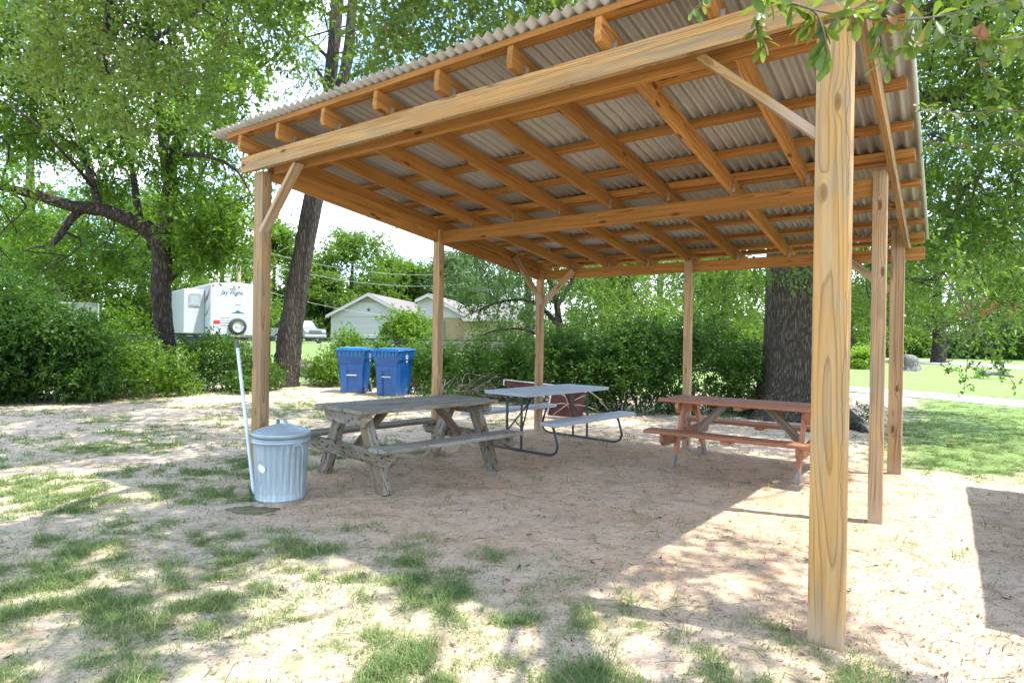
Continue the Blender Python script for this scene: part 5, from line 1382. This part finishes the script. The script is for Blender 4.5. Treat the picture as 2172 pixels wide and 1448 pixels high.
tag(G().tube([a, a.lerp(b, .4) + Vector((0, 0, .08)), b], [.14, .11, .05], 10, noise=.2).build('fallen_limb', STUMPM), 'grey fallen limb lying in weeds on the far lawn', 'fallen limb')
c = gnd(2078, 800); G_ = G().tube([(-.5, 0, 0), (0, 0, .12), (.6, 0, .02)], [.10, .16, .06], 10, noise=.25)

# ================================================================== GROUND COVER
def grass():
    rng = np.random.default_rng(91); PX = []; S_ = []
    N = 420000
    y = 1.7 + 15.5 * rng.random(N) ** 1.35; x = (rng.random(N) * 2 - 1) * (y * .95 + .5)
    m_, l_ = grass_mask(x, y); dn = fbm(x * 2.2, y * 2.2, 51, 3); fine = fbm(x * 7.5, y * 7.5, 57, 3)
    fall = np.where(l_ > .3, .62, 1.0) * np.clip(6.5 / y, .35, 1.0)
    keep = rng.random(N) < (m_ ** 1.2) * fall * ss(.22, .66, dn) * ss(.44, .70, fine) * np.where(l_ > .3, 2.0, 1.25) + .012
    x, y, m_, l_, dn = x[keep], y[keep], m_[keep], l_[keep], dn[keep]
    nb = 7; n = len(x)
    X = np.repeat(x, nb) + rng.normal(size=n * nb) * .026; Y = np.repeat(y, nb) + rng.normal(size=n * nb) * .026; k = n * nb
    h = np.repeat(.010 + .030 * rng.random(n) * (.4 + dn) + .050 * (rng.random(n) < .06), nb) * rng.uniform(.5, 1.2, k)
    a = rng.uniform(0, 2 * PI, k); lean = rng.uniform(.5, 1.9, k) * h
    w = rng.uniform(.0013, .0028, k) * np.clip(Y / 4, .8, 2.2)
    Z = ground_z(X, Y) - .004; ca, sa = np.cos(a), np.sin(a)
    b0 = np.stack([X - sa * w, Y + ca * w, Z], 1); b1 = np.stack([X + sa * w, Y - ca * w, Z], 1)
    m0 = np.stack([X + ca * lean * .4 - sa * w * .8, Y + sa * lean * .4 + ca * w * .8, Z + h * .62], 1); m1 = np.stack([X + ca * lean * .4 + sa * w * .8, Y + sa * lean * .4 - ca * w * .8, Z + h * .62], 1)
    t0 = np.stack([X + ca * lean - sa * w * .15, Y + sa * lean + ca * w * .15, Z + h], 1); t1 = np.stack([X + ca * lean + sa * w * .15, Y + sa * lean - ca * w * .15, Z + h], 1)
    V_ = np.stack([b0, b1, m1, m0, t1, t0], 1).reshape(-1, 3); i = np.arange(k)[:, None] * 6
    F_ = np.concatenate([i + np.array([0, 1, 2, 3]), i + np.array([3, 2, 4, 5])], 0)
    GM = leafmat('grass_blade', (.065, .13, .034), (.12, .20, .060), (.36, .33, .18), (.20, .30, .06), spec=.2, rough=.6, tw=.3)
    tag(np_mesh('grass', V_, F_, GM), 'thin patchy green grass growing on the sand', 'grass', None, 'stuff')
    return n
ng = grass()
def litter():
    rng = np.random.default_rng(92); N = 42000
    y = 1.9 + 11 * rng.random(N) ** 1.4; x = (rng.random(N) * 2 - 1) * (y * .92 + .4)
    k = fbm(x * 1.3, y * 1.3, 71, 4); keep = rng.random(N) < ss(.38, .66, k) * .9 + .06; x, y = x[keep], y[keep]; n = len(x)
    L = rng.uniform(.004, .013, n) * np.where(rng.random(n) < .035, 2.4, 1); w = L * rng.uniform(.14, .45, n); a = rng.uniform(0, 2 * PI, n)
    ca, sa = np.cos(a), np.sin(a); z = ground_z(x, y) + .006
    up = rng.uniform(.0, .5, n) * L
    P = lambda u, v, h: np.stack([x + ca * u - sa * v, y + sa * u + ca * v, z + h], 1)
    V_ = np.stack([P(-L, 0 * L, up), P(0 * L, w, 0 * L), P(L, 0 * L, up * rng.random(n)), P(0 * L, -w, 0 * L)], 1).reshape(-1, 3)
    LM = leafmat('litter', (.06, .04, .028), (.12, .08, .05), (.26, .17, .10), (.2, .12, .05), spec=.15, rough=.8, tw=.08)
    tag(np_mesh('leaf_litter', V_, np.arange(n * 4).reshape(n, 4), LM), 'scattered dry brown leaf bits on the sand', 'leaf litter', None, 'stuff')
    g = G()
    for q in range(420):
        yy = 2 + 9 * random.random() ** 1.3; xx = random.uniform(-1, 1) * (yy * .9 + .3); a = random.uniform(0, PI); L_ = random.uniform(.03, .16)
        p0 = Vector((xx, yy, gz(xx, yy) + .006)); p2 = Vector((xx + math.cos(a) * L_, yy + math.sin(a) * L_, 0)); p2.z = gz(p2.x, p2.y) + .006
        p1 = p0.lerp(p2, .5) + Vector((random.gauss(0, .012), random.gauss(0, .012), .008)); g.tube([p0, p1, p2], [.0022, .002, .0012], 4)
    tag(g.build('twig_litter', TWIG), 'small dry twigs strewn over the sand', 'twigs', None, 'stuff')
litter()
g = G(); c = gnd(1992, 948)
for k in range(16):
    a = random.uniform(0, 2 * PI); q = Vector((random.gauss(.08, .30), random.gauss(0, .12), .03 + random.random() * .04)); L_ = random.uniform(.05, .11)
    D = Vector((math.cos(a), math.sin(a), random.uniform(-.2, .5))) * L_; S_ = Vector((-math.sin(a), math.cos(a), random.uniform(-.3, .6))) * L_ * .28
    g.add([q, q + D * .5 + S_, q + D, q + D * .5 - S_], [(0, 1, 2, 3)])
o = g.build('dead_leaf_clump', LEAF_BR); o.location = c; tag(o, 'clump of curled brown dead leaves on the grass right of the shelter', 'dead leaves')

# ================================================================== SKY, SUN, CAMERA
wld = bpy.data.worlds.new('World'); scene.world = wld; wld.use_nodes = True
nt = wld.node_tree; nt.nodes.clear()
sun_dir = Vector((.436, -.164, 1)).normalized()
el = math.asin(sun_dir.z); az = math.atan2(sun_dir.x, sun_dir.y)
sky = nt.nodes.new('ShaderNodeTexSky'); sky.sky_type = 'NISHITA'; sky.sun_disc = False
sky.sun_elevation = el; sky.sun_rotation = az; sky.air_density = 1.0; sky.dust_density = .4; sky.ozone_density = 2.5
tc = nt.nodes.new('ShaderNodeTexCoord'); mp = nt.nodes.new('ShaderNodeMapping'); mp.inputs['Scale'].default_value = (1, 1, 2.2); mp.inputs['Location'].default_value = (.35, .2, .1)
nz = nt.nodes.new('ShaderNodeTexNoise'); nz.inputs['Scale'].default_value = 3.2; nz.inputs['Detail'].default_value = 7; nz.inputs['Roughness'].default_value = .55
rp_ = nt.nodes.new('ShaderNodeValToRGB'); rp_.color_ramp.elements[0].position = .46; rp_.color_ramp.elements[1].position = .68
mx = nt.nodes.new('ShaderNodeMix'); mx.data_type = 'RGBA'
mx.inputs[7].default_value = (5.2, 5.3, 5.5, 1)
bg = nt.nodes.new('ShaderNodeBackground'); bg.inputs['Strength'].default_value = .15
wo = nt.nodes.new('ShaderNodeOutputWorld')
L_ = nt.links.new
L_(tc.outputs['Generated'], mp.inputs[0]); L_(mp.outputs[0], nz.inputs['Vector']); L_(nz.outputs[0], rp_.inputs[0]); L_(rp_.outputs[0], mx.inputs[0])
L_(sky.outputs[0], mx.inputs[6]); L_(mx.outputs[2], bg.inputs[0]); L_(bg.outputs[0], wo.inputs[0])
sl = bpy.data.lights.new('sun', 'SUN'); sl.energy = 2.05; sl.angle = math.radians(.53); sl.color = (1, .955, .88)
so = bpy.data.objects.new('sun', sl); COL.objects.link(so); so.rotation_euler = sun_dir.to_track_quat('Z', 'Y').to_euler()
cam = bpy.data.cameras.new('camera'); co = bpy.data.objects.new('camera', cam); COL.objects.link(co)
cam.sensor_fit = 'HORIZONTAL'; cam.sensor_width = 36; cam.lens = F / 2172 * 36; cam.clip_start = .05; cam.clip_end = 1000
fw = Vector((0, math.cos(PITCH), math.sin(PITCH))); rt = Vector((1, 0, 0)); upv = rt.cross(fw)
r2 = rt * math.cos(ROLL) - upv * math.sin(ROLL); u2 = rt * math.sin(ROLL) + upv * math.cos(ROLL)
m = Matrix((r2, u2, -fw)).transposed().to_4x4(); m.translation = (0, 0, EYE); co.matrix_world = m
scene.camera = co
vs_ = scene.view_settings; vs_.view_transform = 'Standard'; vs_.look = 'None'; vs_.gamma = 1; vs_.exposure = 2.3
scene.cycles.max_bounces = 8; scene.cycles.diffuse_bounces = 4; scene.cycles.transparent_max_bounces = 8; scene.cycles.use_denoising = True
scene.cycles.sample_clamp_indirect = 6
print('tufts', ng, 'faces', sum(len(o.data.polygons) for o in scene.objects if o.type == 'MESH'))
